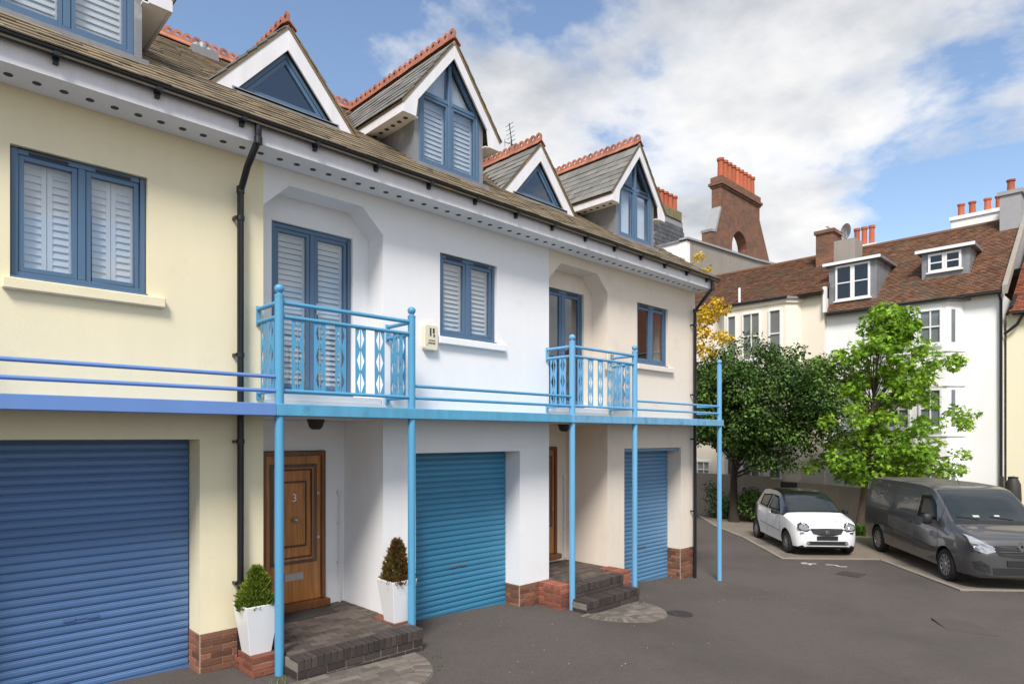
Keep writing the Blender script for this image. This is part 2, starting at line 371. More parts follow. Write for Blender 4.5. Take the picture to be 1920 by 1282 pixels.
def casement(house, name, x0, x1, z0, z1, y, fm, shutters=0, tilt=35, vents=True, sill=None, wallm=None, handle=False, midrail=None):
    mb = MB(); ring(mb, x0, x1, z0, z1, 0.05, y, y+0.07); xm = (x0+x1)/2
    mb.box(xm-0.03, xm+0.03, y+0.002, y+0.068, z0+0.05, z1-0.05)
    for a, b in ((x0+0.05, xm-0.03), (xm+0.03, x1-0.05)):
        ring(mb, a+0.003, b-0.003, z0+0.053, z1-0.053, 0.045, y+0.012, y+0.06)
    mb.box(x0-0.012, x1+0.012, y-0.05, y-0.002, z0-0.028, z0-0.002)
    w = mb.build(name, M[fm], house, bevel=0.004)
    for a, b in ((x0+0.098, xm-0.078), (xm+0.078, x1-0.098)):
        MB().box(a, b, y+0.034, y+0.040, z0+0.098, z1-0.098).build('pane', M['glass'], w)
        if shutters:
            k = (b-a+0.06)/shutters
            for i in range(shutters):
                louvres(w, a-0.03+k*i+0.003, a-0.03+k*(i+1)-0.003, z0+0.07, z1-0.07, y+0.105, 0.066, tilt)
        if vents:
            c_ = (a+b)/2; MB().box(c_-0.15, c_+0.15, y-0.014, y-0.001, z1-0.042, z1-0.018).build('trickle_vent', M['black_plastic'], w, bevel=0.004)
    if sill: MB().box(x0-0.07, x1+0.16, -0.07, 0.05, z0-0.13, z0-0.03).build('sill', M[sill], w, bevel=0.008)
    if handle: MB().tube([(xm+0.045, y-0.03, z0+1.0), (xm+0.045, y-0.03, z0+1.14)], 0.01, 8).box(xm+0.035, xm+0.055, y-0.03, y+0.012, z0+1.05, z0+1.07).build('door_handle', M['metal_grey'], w)
    return w

# scalloped ridge tile with a round hole
def crest_mesh():
    n = 12; outer = [(-0.072, 0.0), (0.072, 0.0)]; v = []; f = []
    o = [(0.072*math.cos(math.pi*k/n), 0.085+0.072*math.sin(math.pi*k/n)) for k in range(n+1)]
    out = [(0.072, 0.0)] + o + [(-0.072, 0.0)]; m = len(out)
    inn = []
    for (x, z) in out:
        a = math.atan2(z-0.082, x); inn.append((0.033*math.cos(a), 0.082+0.033*math.sin(a)))
    for y in (-0.016, 0.016):
        v += [(x, y, z) for x, z in out] + [(x, y, z) for x, z in inn]
    for i in range(m):
        j = (i+1) % m
        f += [(i, j, m+j, m+i), (2*m+i, 3*m+i, 3*m+j, 2*m+j), (i, 2*m+i, 2*m+j, j), (m+i, m+j, 3*m+j, 3*m+i)]
    mb = MB(); mb.add(v, f)
    mb.prism([(-0.11, -0.065), (0.0, 0.035), (0.11, -0.065), (0.11, -0.085), (0.0, 0.012), (-0.11, -0.085)], 'x', -0.073, 0.073)
    return mb.mesh('ridge_tile', M['terracotta'])
CREST = crest_mesh()
def crest(parent, a, b):
    a = Vector(a); b = Vector(b); L = (b-a).length; n = max(1, round(L/0.148)); d = (b-a)/n
    for i in range(n):
        p = a+d*(i+0.5); inst('ridge_tile', CREST, (p.x, p.y, p.z+random.uniform(-.004, .004)), parent, (0, random.uniform(-.03, .03), math.atan2(d.y, d.x)))

SL = {}
def slate_mesh(mname):
    if mname not in SL: SL[mname] = MB().box(-0.122, 0.122, -0.17, 0.17, -0.006, 0.006).mesh('slate', M[mname])
    return SL[mname]
def slates(parent, org, along, up, nrm, rows, span, mname, limit=300, expo=0.2, mass='slate_mass'):
    """slate courses on a sloping plane. span(row_distance) -> (a, b) list of covered intervals along the course"""
    along, up, nrm = Vector(along), Vector(up).normalized(), Vector(nrm).normalized()
    tilt = 0.058
    u2 = (up*math.cos(tilt) - nrm*math.sin(tilt)); n2 = along.cross(u2)
    if n2.dot(nrm) < 0: n2 = -n2; ax = -along
    else: ax = along
    Rm = Matrix((ax, u2, n2)).transposed().to_4x4(); cnt = 0; rest = MB()
    for r in range(rows):
        for (a, b) in span(r*expo+0.1):
            x = a - (0.125 if r % 2 else 0)
            while x < b-0.02:
                p0 = max(a, x); p1 = min(b, x+0.25)
                if p1-p0 > 0.04:
                    c_ = Vector(org) + along*((p0+p1)/2) + up*(r*expo+0.17) + nrm*(0.016+random.uniform(-.003, .004))
                    sx = (p1-p0-0.006)/0.244
                    if cnt < limit:
                        o = bpy.data.objects.new('slate', slate_mesh(mname)); col.objects.link(o)
                        o.matrix_basis = Matrix.Translation(c_) @ Rm @ Matrix.Rotation(random.uniform(-.012, .012), 4, 'Z') @ Matrix.Diagonal((sx, 1, 1, 1))
                        attach(o, parent); cnt += 1
                    else:
                        T = Matrix.Translation(c_) @ Rm
                        q = MB().box(-0.122*sx, 0.122*sx, -0.17, 0.17, -0.006, 0.006)
                        rest.add([T @ Vector(v) for v in q.v], q.f)
                x += 0.25
    if rest.v: rest.build('slate_courses', M[mass], parent, kind='stuff')

VENT = MB().lathe((0, 0, 0), [(0.034, 0), (0.034, 0.006), (0.026, 0.007)], 14).mesh('soffit_vent', M['vent'])

def dormer_window(H, cx, fm, style):
    yf = 0.37; zb = 6.50
    mb = MB()                                                                      # lead box: corner posts and cheeks
    for s in (-1, 1):
        xa, xb = sorted((cx+s*0.582, cx+s*0.66)); mb.box(xa, xb, 0.375, 0.56, RZ(0.375)-0.02, 7.50)
        pr = [(0.56, RZ(0.56)-0.05), (0.56, 7.30), ((7.30-5.88)/0.665-0.5, 7.30)]
        mb.prism(pr, 'x', cx+s*0.60, cx+s*0.645)
        for yy in (0.95, 1.35):
            xa, xb = sorted((cx+s*0.645, cx+s*0.655)); mb.box(xa, xb, yy, yy+0.018, RZ(yy)+0.01, 7.29)
    mb.box(cx-0.70, cx+0.70, 0.27, 0.34, RZ(0.27)+0.02, RZ(0.27)+0.075)
    D = mb.build('dormer', M['lead'], H)
    mb = MB(); pent = [(cx-0.58, zb), (cx+0.58, zb), (cx+0.58, 7.55), (cx, 8.28), (cx-0.58, 7.55)]
    poly_ring(mb, pent, 0.055, yf, yf+0.07)
    mb.box(cx-0.03, cx+0.03, yf+0.003, yf+0.066, zb+0.055, 8.19)
    for s in (-1, 1):
        xa, xb = sorted((cx+s*0.03, cx+s*0.525))
        mb.box(xa, xb, yf+0.004, yf+0.067, 7.515, 7.575); ring(mb, xa+0.003, xb-0.003, zb+0.057, 7.512, 0.04, yf+0.012, yf+0.06)
    mb.box(cx-0.60, cx+0.60, yf-0.05, yf-0.002, zb-0.04, zb-0.01)
    mb.build('window_frame', M[fm], D, bevel=0.004)
    for s in (-1, 1):
        xa, xb = sorted((cx+s*0.072, cx+s*0.485))
        MB().box(xa, xb, yf+0.034, yf+0.04, zb+0.1, 7.475).build('pane', M['glass'], D)
        tri = [(cx+s*0.032, 7.577), (cx+s*0.50, 7.577), (cx+s*0.032, 8.17)]
        MB().prism(tri, 'y', yf+0.034, yf+0.04).build('pane', M['glass'], D)
        if style == 'shutter':
            louvres(D, xa-0.03, xb+0.03, zb+0.07, 7.50, yf+0.11, 0.066, 73)
            MB().prism([(p[0], p[1]) for p in tri], 'y', yf+0.11, yf+0.13).build('shutter_panel', M['shutter_white'], D)
        else:
            mbc = MB(); n = 9; w = (xb-xa+0.06)/n
            for k in range(n):
                x = xa-0.03+w*k; mbc.add([(x, yf+0.16, zb+0.07), (x+w/2, yf+0.13, zb+0.07), (x+w/2, yf+0.13, 7.5), (x, yf+0.16, 7.5)], [(0, 1, 2, 3)])
                mbc.add([(x+w/2, yf+0.13, zb+0.07), (x+w, yf+0.16, zb+0.07), (x+w, yf+0.16, 7.5), (x+w/2, yf+0.13, 7.5)], [(0, 1, 2, 3)])
            mbc.build('net_curtain', M['shutter_white'], D)
            MB().box(xa+0.06, xb-0.06, yf-0.012, yf-0.001, 7.53, 7.553).build('trickle_vent', M['black_plastic'], D)
    for s in (-1, 1):                                                              # gable boards, side eaves
        P = [(0, 8.46), (-0.93, 7.25), (-0.93, 7.08), (-0.70, 7.08), (-0.665, 7.335), (0, 8.19)]
        MB().prism([(cx-s*p[0], p[1]) for p in P], 'y', 0.27, 0.30).build('bargeboard', M['fascia_white'], D, bevel=0.003)
        ye = (7.25-5.88)/0.665-0.5
        xa, xb = sorted((cx+s*0.90, cx+s*0.93))
        MB().box(xa, xb, 0.302, ye, 7.08, 7.245).build('fascia', M['fascia_white'], D)
        xa, xb = sorted((cx+s*0.648, cx+s*0.898))
        so_ = MB().box(xa, xb, 0.302, ye-0.1, 7.085, 7.10).build('soffit', M['soffit'], D)
        if s < 0:
            for k in range(7): inst('soffit_vent', VENT, (cx-0.78, 0.42+0.16*k, 7.079), D)
    sl = 1.3; L = math.hypot(0.95, 0.95*sl); ang = math.atan(sl)
    mb = MB(); yb = (8.46-5.88)/0.665-0.5
    mb.prism([(cx-0.95, 8.455-0.95*sl), (cx, 8.455), (cx+0.95, 8.455-0.95*sl), (cx+0.93, 8.405-0.93*sl), (cx, 8.405), (cx-0.93, 8.405-0.93*sl)], 'y', 0.262, yb)
    mb.build('dormer_roof', M['slate_mass'], D)
    for s, lim in ((-1, 300), (1, 0)):
        def span(d):
            z = 8.46-(L-d)*math.sin(ang); y1 = (z-5.88)/0.665-0.5
            return [(0.25, y1)]
        slates(D, (cx+s*0.95, 0, 8.46-0.95*sl), (0, 1, 0), (-s*math.cos(ang), 0, math.sin(ang)), (s*math.sin(ang), 0, math.cos(ang)), 7, span, 'slate_grey', lim, 0.19, 'slate_mass')
    crest(D, (cx, 0.25, 8.50), (cx, yb-0.1, 8.50))
    return D

def dormer_triangle(H, cx, fm):
    yf = 0.89; zb = 6.82; sl = 1.14
    mb = MB(); mb.box(cx-0.72, cx+0.72, 0.80, 0.86, RZ(0.80)+0.015, RZ(0.80)+0.085); D = mb.build('dormer', M['lead'], H)
    mb = MB(); tri = [(cx-0.66, zb), (cx+0.66, zb), (cx, 7.57)]
    q = poly_ring(mb, tri, 0.05, yf, yf+0.07); q2 = poly_ring(mb, inset(tri, 0.053), 0.05, yf+0.012, yf+0.06)
    mb.build('window_frame', M[fm], D, bevel=0.003)
    MB().prism(q2, 'y', yf+0.034, yf+0.04).build('pane', M['glass'], D)
    MB().box(cx-0.70, cx+0.70, yf-0.09, yf-0.003, zb-0.03, zb-0.004).build('sill', M['fascia_white'], D)
    for s in (-1, 1):
        P = [(0, 7.90), (-0.99, 7.90-0.99*sl), (-0.70, 7.90-0.99*sl), (0, 7.57)]
        MB().prism([(cx-s*p[0], p[1]) for p in P], 'y', 0.82, 0.85).build('bargeboard', M['fascia_white'], D, bevel=0.003)
    yb = (7.9-5.88)/0.665-0.5; L = math.hypot(1.01, 1.01*sl); ang = math.atan(sl)
    MB().prism([(cx-1.01, 7.895-1.01*sl), (cx, 7.895), (cx+1.01, 7.895-1.01*sl), (cx+0.99, 7.845-0.99*sl), (cx, 7.845), (cx-0.99, 7.845-0.99*sl)], 'y', 0.812, yb).build('dormer_roof', M['slate_mass'], D)
    for s, lim in ((-1, 300), (1, 0)):
        def span(d):
            z = 7.9-(L-d)*math.sin(ang); return [(0.80, max(0.85, (z-5.88)/0.665-0.5))]
        slates(D, (cx+s*1.01, 0, 7.9-1.01*sl), (0, 1, 0), (-s*math.cos(ang), 0, math.sin(ang)), (s*math.sin(ang), 0, math.cos(ang)), 7, span, 'slate_grey', lim, 0.19, 'slate_mass')
    crest(D, (cx, 0.80, 7.94), (cx, yb-0.1, 7.94))
    # dark inside of the little loft
    return D

def front_door(H, x0, num):
    a, b = x0+0.385, x0+1.285; z0, z1 = 0.31, 2.33
    mb = MB(); mb.box(a, a+0.06, 0.955, 1.05, z0, z1); mb.box(b-0.06, b, 0.955, 1.05, z0, z1); mb.box(a+0.06, b-0.06, 0.955, 1.05, z1-0.06, z1)
    mb.box(a-0.02, b+0.02, 0.86, 1.05, 0.215, z0-0.002)
    D = mb.build('front_door', M['oak_frame'], H, bevel=0.004); D['label'] = 'panelled oak front door in dark timber frame'
    MB().box(a+0.063, b-0.063, 0.985, 1.03, z0+0.004, z1-0.063).build('door_leaf', M['oak'], D)
    c_ = (a+b)/2; mb = MB(); ring(mb, a+0.12, b-0.12, 0.82, 2.16, 0.045, 0.979, 0.984); mb.build('inlay_band', M['oak_dark'], D)
    mb = MB(); ring(mb, a+0.19, b-0.19, 0.90, 2.09, 0.02, 0.972, 0.984); ring(mb, a+0.27, b-0.27, 1.05, 1.93, 0.02, 0.972, 0.984); mb.build('panel_moulding', M['oak_dark'], D, bevel=0.005)
    MB().box(a+0.295, b-0.295, 0.975, 0.984, 1.075, 1.905).build('door_panel', M['oak'], D, bevel=0.006)
    MB().lathe((c_, 0.975, 1.42), [(0.012, 0), (0.012, -0.035), (0.032, -0.04), (0.036, -0.06), (0.02, -0.075)], 14, 'y').build('door_knob', M['metal_grey'], D, smooth=True)
    MB().box(c_-0.13, c_+0.13, 0.977, 0.984, 0.60, 0.70).box(c_-0.10, c_+0.10, 0.973, 0.977, 0.625, 0.675).build('letter_plate', M['metal_grey'], D, bevel=0.002)
    for zz_ in (1.15, 1.75): MB().lathe((b-0.10, 0.984, zz_), [(0.018, 0), (0.018, -0.008)], 12, 'y').build('lock', M['metal_grey'], D)
    if num:
        cu = bpy.data.curves.new('numeral', 'FONT'); cu.body = num; cu.size = 0.15; cu.extrude = 0.004; cu.align_x = 'CENTER'
        tmp = bpy.data.objects.new('tmp', cu); col.objects.link(tmp)
        dg = bpy.context.evaluated_depsgraph_get(); me = bpy.data.meshes.new_from_object(tmp.evaluated_get(dg))
        bpy.data.objects.remove(tmp); me.materials.clear(); me.materials.append(M['white_pipe'])
        inst('numeral', me, (c_, 0.972, 1.66), D, (R(90), 0, 0))
    return D

SLATM = {}
def garage_door(H, x0, x1, z0, z1, mname, lab):
    mb = MB(); mb.box(x0-0.0, x1+0.0, 0.345, 0.358, z0-0.1, z1+0.1); mb.box(x0, x1, 0.312, 0.344, z0-0.02, z0+0.035)
    D = mb.build('garage_door', M[mname], H); D['label'] = lab
    n = round((z1-z0-0.03)/0.082); h = (z1-z0-0.03)/n; w = x1-x0-0.03
    prof = [(0.0, 0), (-0.016, 0.006), (-0.021, 0.022), (-0.021, h*0.62), (-0.014, h*0.74), (-0.017, h*0.80), (-0.014, h*0.88), (0.0, h*0.93), (0.0, h)]
    me = MB().prism([(0.335+p[0], p[1]) for p in prof] + [(0.343, h), (0.343, 0)], 'x', -w/2, w/2).mesh('slat', M[mname])
    for i in range(n): inst('slat', me, ((x0+x1)/2, random.uniform(-.0015, .0015), z0+0.035+h*i), D)
    c_ = (x0+x1)/2; mb = MB()
    for s in (-1, 1): mb.box(c_+s*0.10-0.05, c_+s*0.10+0.05, 0.30, 0.312, z0+0.72, z0+0.75)
    mb.box(c_-0.045, c_+0.045, 0.304, 0.312, z0+0.727, z0+0.744); mb.build('handle', M[mname] if mname == 'garage_blue' else M['metal_grey'], D, bevel=0.003)
    return D

def house(x0, W, wallm, garm, gtop, shut, label, num=None, plinth=0.16, pipe=None, tri=True, left_end=False, right_end=False, dstyle='shutter', lintel=None):
    H = empty('terraced_house', (x0+W/2, 4.2, gz(x0+W/2))); tag(H, label, 'house', 'houses of the mews terrace')
    x1 = x0+W
    mb = MB(); holes = [(x0, x0+1.595, -1, 2.75), (x0, x0+1.595, 2.95, 5.47), (x0+2.535, x0+3.635, 3.96, 5.14), (x0+2.115, x0+4.135, -1, gtop), (x0+4.135, x1+0.01, -1, plinth)]
    wall_grid(mb, [x0, x1], [-0.8, 5.655], holes, 0.0, 0.36)
    for p in ([(0, 5.17), (0.31, 5.47), (0, 5.47)], [(1.595, 5.17), (1.595, 5.47), (1.285, 5.47)]):
        mb.prism([(x0+q[0], q[1]) for q in p], 'y', 0.0, 0.36)
    wall_grid(mb, [x0, x0+1.70], [2.76, 5.64], [(x0+0.255, x0+1.355, 3.06, 5.15)], 0.362, 0.46)           # recess back
    wall_grid(mb, [x0, x0+1.595], [-0.7, 2.748], [(x0+0.375, x0+1.295, 0.2, 2.34)], 1.0, 1.1)              # porch back
    mb.box(x0+1.597, x0+1.70, 0.362, 1.1, -0.7, 2.755); mb.box(x0-0.10, x0-0.002, 0.362, 1.1, -0.7, 2.755)
    mb.box(x0, x0+1.595, 0.362, 1.1, 2.752, 2.80)
    MB().box(x0, x1, BACK_Y-0.3, BACK_Y, -0.8, 5.65).build('back_wall', M[wallm], H)
    for on, xx in ((left_end, x0), (right_end, x1-0.25)):
        if on: mb.prism([(0.362, -0.8), (BACK_Y-0.302, -0.8), (BACK_Y-0.302, RZ(0.3)-0.1), (RIDGE_Y, RIDGE_Z-0.12), (0.362, RZ(0.362)-0.1)], 'x', xx, xx+0.25)
    w = mb.build('wall', M[wallm], H)
    if plinth > -0.3:
        gA = gz(x0+4.5)-0.1
        pl = MB().box(x0+4.137, x1-0.002, 0.012, 0.36, gA, plinth-0.002).build('plinth', M['mortar'], H)
        lay_face(pl, (x0+4.14, 0.006), (1, 0), x1-x0-4.145, gA+0.03, plinth-0.004, 'brick')
        lay_face(pl, (x0+4.131, 0.34), (0, -1), 0.32, gA+0.03, plinth-0.004, 'brick')
    # eaves
    f = MB().box(x0, x1, -0.43, -0.405, 5.65, 5.85).build('fascia', M['fascia_white'], H)
    s_ = MB().box(x0, x1, -0.404, -0.003, 5.652, 5.668).build('soffit', M['soffit'], H)
    k = 0
    while x0+0.1+0.2*k < x1-0.02:
        inst('soffit_vent', VENT, (x0+0.1+0.2*k, -0.21, 5.647), s_); k += 1
    prof = [(-0.48+0.056*math.cos(a), 5.875+0.056*math.sin(a)) for a in [math.pi*(1+i/8) for i in range(9)]]
    prof += [(-0.48+0.050*math.cos(a), 5.878+0.050*math.sin(a)) for a in [math.pi*(2-i/8) for i in range(9)]]
    g = MB().prism(prof, 'x', x0+0.001, x1+(0.12 if right_end else -0.001)).build('gutter', M['black_plastic'], H)
    for k in range(6):
        xx = x0+0.4+0.8*k
        if xx < x1: MB().box(xx-0.025, xx+0.025, -0.543, -0.43, 5.80, 5.835).box(xx-0.02, xx+0.02, -0.475, -0.43, 5.76, 5.80).build('gutter_bracket', M['black_plastic'], g)
    if pipe:
        px_ = x0+pipe; pts = [(px_+0.03, -0.48, 5.84), (px_+0.03, -0.48, 5.66), (px_, -0.28, 5.44), (px_, -0.085, 5.22), (px_, -0.085, gz(px_)-0.02)]
        mb = MB().tube(pts, 0.036, 12)
        for z in (5.62, 5.20): mb.lathe((px_+(0.03 if z > 5.5 else 0), -0.48 if z > 5.5 else -0.085, z), [(0.043, 0), (0.043, 0.07)], 12)
        for z in (4.9, 3.4, 2.45, 0.9): mb.lathe((px_, -0.085, z), [(0.043, 0), (0.043, 0.05)], 12); mb.box(px_-0.06, px_-0.035, -0.09, -0.003, z+0.01, z+0.04)
        mb.build('downpipe', M['black_plastic'], H, smooth=True)
    # roof
    t = 0.05; xa, xb = x0-(0.05 if left_end else 0), x1+(0.10 if right_end else 0)
    ro = MB().prism([(-0.52, RZ(-0.52)-0.01), (RIDGE_Y, RIDGE_Z-0.01), (BACK_Y+0.4, RZ(-0.4)-0.01), (BACK_Y+0.4, RZ(-0.4)-0.06), (RIDGE_Y, RIDGE_Z-0.07), (-0.52, RZ(-0.52)-0.05)], 'x', xa, xb).build('roof', M['slate_mass'], H)
    cw = x0+3.02; ct = x0+0.68
    def span(d):
        y = -0.52+d*math.cos(PITCH); z = RZ(y); out = [(xa, xb)]
        def cut(a, b):
            nonlocal out
            res = []
            for (p, q) in out:
                if b <= p or a >= q: res.append((p, q)); continue
                if a > p: res.append((p, a))
                if b < q: res.append((b, q))
            out = res
        if y > 0.38 and z < 7.35: cut(cw-0.63, cw+0.63)
        elif z >= 7.35 and z < 8.44: h = (8.46-z)/1.3; cut(cw-h, cw+h)
        if y > 0.86 and z < 7.88: h = (7.9-z)/1.14; cut(ct-h, ct+h)
        return out
    nrm = (0, -math.sin(PITCH), math.cos(PITCH))
    slates(ro, (0, -0.54, RZ(-0.54)), (1, 0, 0), (0, math.cos(PITCH), math.sin(PITCH)), nrm, 27, span, 'slate', 300, 0.2)
    crest(ro, (x0, RIDGE_Y, RIDGE_Z+0.06), (x1, RIDGE_Y, RIDGE_Z+0.06))
    dormer_window(H, cw, 'frame_blue', dstyle); dormer_triangle(H, ct, 'frame_blue')
    # openings
    casement(H, 'window', x0+2.545, x0+3.625, 3.97, 5.13, 0.045, 'frame_blue', shut[0], shut[1], True, wallm)
    casement(H, 'balcony_door', x0+0.262, x0+1.348, 3.08, 5.14, 0.40, 'frame_blue', shut[2], shut[1], shut[2] == 0, None, handle=True)
    front_door(H, x0, num)
    garage_door(H, x0+2.118, x0+4.132, gz(x0+3.1)-0.03, gtop-0.03, garm, 'ribbed %s roller garage door' % {'garage_blue': 'cobalt blue', 'garage_teal': 'teal blue', 'garage_light': 'pale blue'}[garm])
    if lintel: MB().box(x0+2.118, x0+4.132, 0.05, 0.30, gtop-0.06, gtop-0.002).build('lintel', M[lintel], H)
    mb = MB().lathe((x0+0.86, 0.42, 2.62), [(0.05, 0), (0.085, 0.03), (0.10, 0.09), (0.11, 0.10), (0.11, 0.128)], 12)
    mb.build('porch_light', M['iron'], H, smooth=True)
    mb = MB().tube([(x0+1.50, 0.96, 0.2), (x0+1.50, 0.96, 1.72)], 0.012, 8).lathe((x0+1.50, 0.985, 1.74), [(0.035, 0), (0.035, -0.03)], 12, 'y')
    for z in (0.75, 1.3): mb.box(x0+1.475, x0+1.525, 0.945, 0.998, z, z+0.02)
    mb.build('service_pipe', M['white_pipe'], H)
    return H

HX = [-1.755, 3.065, 7.885]
H1 = house(HX[0], 4.82, 'render_yellow', 'garage_blue', 2.50, (2, 74, 0), 'pale yellow terraced house with cobalt blue garage door', None, 0.42, 4.53, left_end=True)
H2 = house(HX[1], 4.82, 'render_white', 'garage_teal', 2.30, (1, 60, 1), 'white terraced house with oak door numbered 3 and teal garage door', '3', 0.16)
H3 = house(HX[2], 4.715, 'render_cream', 'garage_light', 2.30, (0, 0, 0), 'cream end-of-terrace house next to the trees', None, 0.15, 4.56, right_end=True, dstyle='curtain', lintel='garage_light')

# alarm box on the white house, beside its window; a second one on the cream house
def alarm(H, x, z):
    a = MB().prism([(x-0.12, z), (x-0.09, z-0.03), (x+0.09, z-0.03), (x+0.12, z), (x+0.12, z+0.30), (x+0.10, z+0.33), (x-0.10, z+0.33), (x-0.12, z+0.30)], 'y', -0.075, -0.002).build('alarm_box', M['alarm'], H, bevel=0.012)
    a['label'] = 'cream alarm box'
    mb = MB().box(x-0.03, x-0.005, -0.079, -0.0755, z+0.17, z+0.28).box(x+0.02, x+0.05, -0.079, -0.0755, z+0.21, z+0.28).box(x+0.03, x+0.055, -0.079, -0.0755, z+0.16, z+0.195)
    for i in range(5): mb.box(x-0.055+0.025*i, x-0.04+0.025*i, -0.079, -0.0755, z+0.06, z+0.085)
    mb.box(x-0.05, x+0.06, -0.079, -0.0755, z+0.105, z+0.115); mb.box(x-0.08, x-0.07, -0.079, -0.0755, z+0.04, z+0.05)
    mb.build('printed_mark', M['dark_print'], a)
alarm(H2, HX[1]+2.33, 3.75); alarm(H3, HX[2]+1.62, 3.75)

# roof vent and aerial
mb = MB(); yv = 3.75
for k in range(3): mb.lathe((3.66+0.10*(k-1), yv, RZ(yv)+0.03+0.05*(k % 2)), [(0.07, 0), (0.07, 0.09), (0.05, 0.12)], 12)
mb.box(3.46, 3.86, yv-0.16, yv+0.16, RZ(yv)-0.08, RZ(yv)+0.05)
mb.build('roof_vent', M['lead'], H2, smooth=True)
mb = MB().tube([(11.25, 4.35, 8.7), (11.25, 4.35, 10.0)], 0.018, 6).tube([(11.12, 4.3, 10.35), (11.33, 4.38, 9.75)], 0.012, 6)
for k in range(7):
    q = k/6; c_ = Vector((11.12, 4.3, 10.35)).lerp(Vector((11.33, 4.38, 9.75)), q*0.9+0.05); mb.tube([c_+Vector((-0.02, -0.16, 0)), c_+Vector((0.02, 0.16, 0))], 0.006, 5)
mb.tube([(11.0, 4.35, 9.86), (11.5, 4.35, 9.90)], 0.008, 5); mb.tube([(11.02, 4.35, 9.75), (11.02, 4.35, 9.95)], 0.006, 5)
mb.build('aerial', M['iron'], H3)

# ---------------------------------------------------------------- steel balconies (one frame for each house)
def baluster_panel():
    mb = MB(); w = 0.068; n = 3; h = 0.78/n; t = 0.004
    for s in (-1, 1):
        for i in range(n):
            z = h*i; P = [(s*w, z), (s*0.006, z), (s*0.052, z+h/2), (s*0.006, z+h), (s*w, z+h)]
            mb.prism(P, 'y', -t, t)
    mb.tube([(0, 0, 0), (0, 0, 0.78)], 0.006, 6)
    return mb
def balcony(i, x0, paint, beam, label, end_post=False):
    B = empty('balcony_frame', (x0+0.8, -0.56, gz(x0+0.8))); tag(B, label, 'balcony', 'steel balconies along the terrace')
    y = -0.56; pm = M[paint]; xa, xb = x0-0.065, x0+1.65; xe = x0+4.755
    def post(px_):
        mb = MB().tube([(px_, y, gz(px_)-0.03), (px_, y, 4.02)], 0.048, 16)
        mb.lathe((px_, y, 4.02), [(0.050, 0), (0.050, 0.025), (0.028, 0.033), (0.028, 0.045), (0.044, 0.062), (0.053, 0.09), (0.044, 0.118), (0.02, 0.135)], 16)
        return mb.build('post', pm, B, smooth=True)
    post(xa); post(xb)
    if end_post: post(xe-0.02)
    x_end = xe+0.06 if end_post else x0+4.698
    bx0 = xa-0.05 if i else x0-0.0
    MB().box(xa-0.055, x_end, y-0.06, y+0.06, 2.75, 2.88).build('beam', M[beam], B, bevel=0.006)
    MB().box(xa-0.055, x_end, y+0.061, -0.003, 2.80, 2.85).build('deck', M[beam], B)
    MB().box(x0+0.02, x0+1.575, 0.015, 0.358, 2.953, 3.03).build('threshold', M['render_white'], B)
    for z, r in ((3.965, 0.025), (3.815, 0.023), (3.02, 0.021)):
        MB().tube([(xa+0.045, y, z), (xb-0.045, y, z)], r, 10).build('rail', pm, B, smooth=True)
        for px_, s in ((xa, -1), (xb, 1)):
            MB().tube([(px_, y+0.045, z), (px_, -0.03, z)], r, 10).build('side_rail', pm, B, smooth=True)
    for px_ in (xa, xb):
        MB().box(px_-0.02, px_+0.02, -0.03, -0.002, 3.78, 4.0).box(px_-0.02, px_+0.02, -0.03, -0.002, 2.95, 3.06).build('wall_bracket', pm, B)
    me = baluster_panel().mesh('baluster_panel', pm)
    n = 6; d = (xb-xa)/(n+0.6)
    for k in range(n): inst('baluster_panel', me, (xa+d*(k+0.8), y, 3.03), B)
    for px_ in (xa, xb):
        for k in range(2): inst('baluster_panel', me, (px_, y+0.20+0.20*k, 3.03), B, (0, 0, R(90)))
    for z in (3.165, 3.015):
        MB().tube([(xb+0.045, y, z), (xe-0.05, y, z)], 0.021, 10).build('low_rail', pm, B, smooth=True)
    if end_post:
        for z in (3.165, 3.015): MB().tube([(xe-0.02, y+0.045, z), (xe-0.02, -0.01, z)], 0.019, 10).build('side_rail', pm, B, smooth=True)
    return B
balcony(0, HX[0], 'paint_peri', 'paint_peri', 'periwinkle blue steel balcony rail and beam across the yellow house')
balcony(1, HX[1], 'paint_sky', 'beam_sky', 'sky blue steel balcony with diamond panels on the white house')
balcony(2, HX[2], 'paint_light', 'beam_light', 'faded light blue steel balcony with diamond panels on the cream house', True)

# ---------------------------------------------------------------- entrance steps
def pave(parent, x0, x1, y0, y1, z, skip=None, name='paver'):
    me = brick_mesh('paver', 0.205, 0.098, 0.05); r = 0; y = y0
    while y < y1-0.03:
        x = x0-(0.1075 if r % 2 else 0)
        while x < x1-0.02:
            a, b = max(x0, x), min(x1, x+0.215)
            if b-a > 0.04 and not (skip and skip((a+b)/2, y+0.053)):
                inst(name, me, ((a+b)/2, min(y+0.053, y1), z-0.02+random.uniform(-.003, .003)), parent, (0, 0, 0), ((b-a-0.01)/0.205, 1, 1))
            x += 0.215
        y += 0.107; r += 1
def nosing(parent, x0, x1, yf, z, h=0.12, depth=0.21):
    """row of bricks on edge along the front of a step: tops and faces show"""
    n = round((x1-x0)/0.075); w = (x1-x0)/n; me = brick_mesh('brick_dark', 0.064, depth, h)
    for i in range(n): inst('nosing_brick', me, (x0+w*(i+0.5), yf+depth/2, z-h/2+random.uniform(-.003, .003)), parent, (0, 0, 0), (w/0.075, 1, 1))
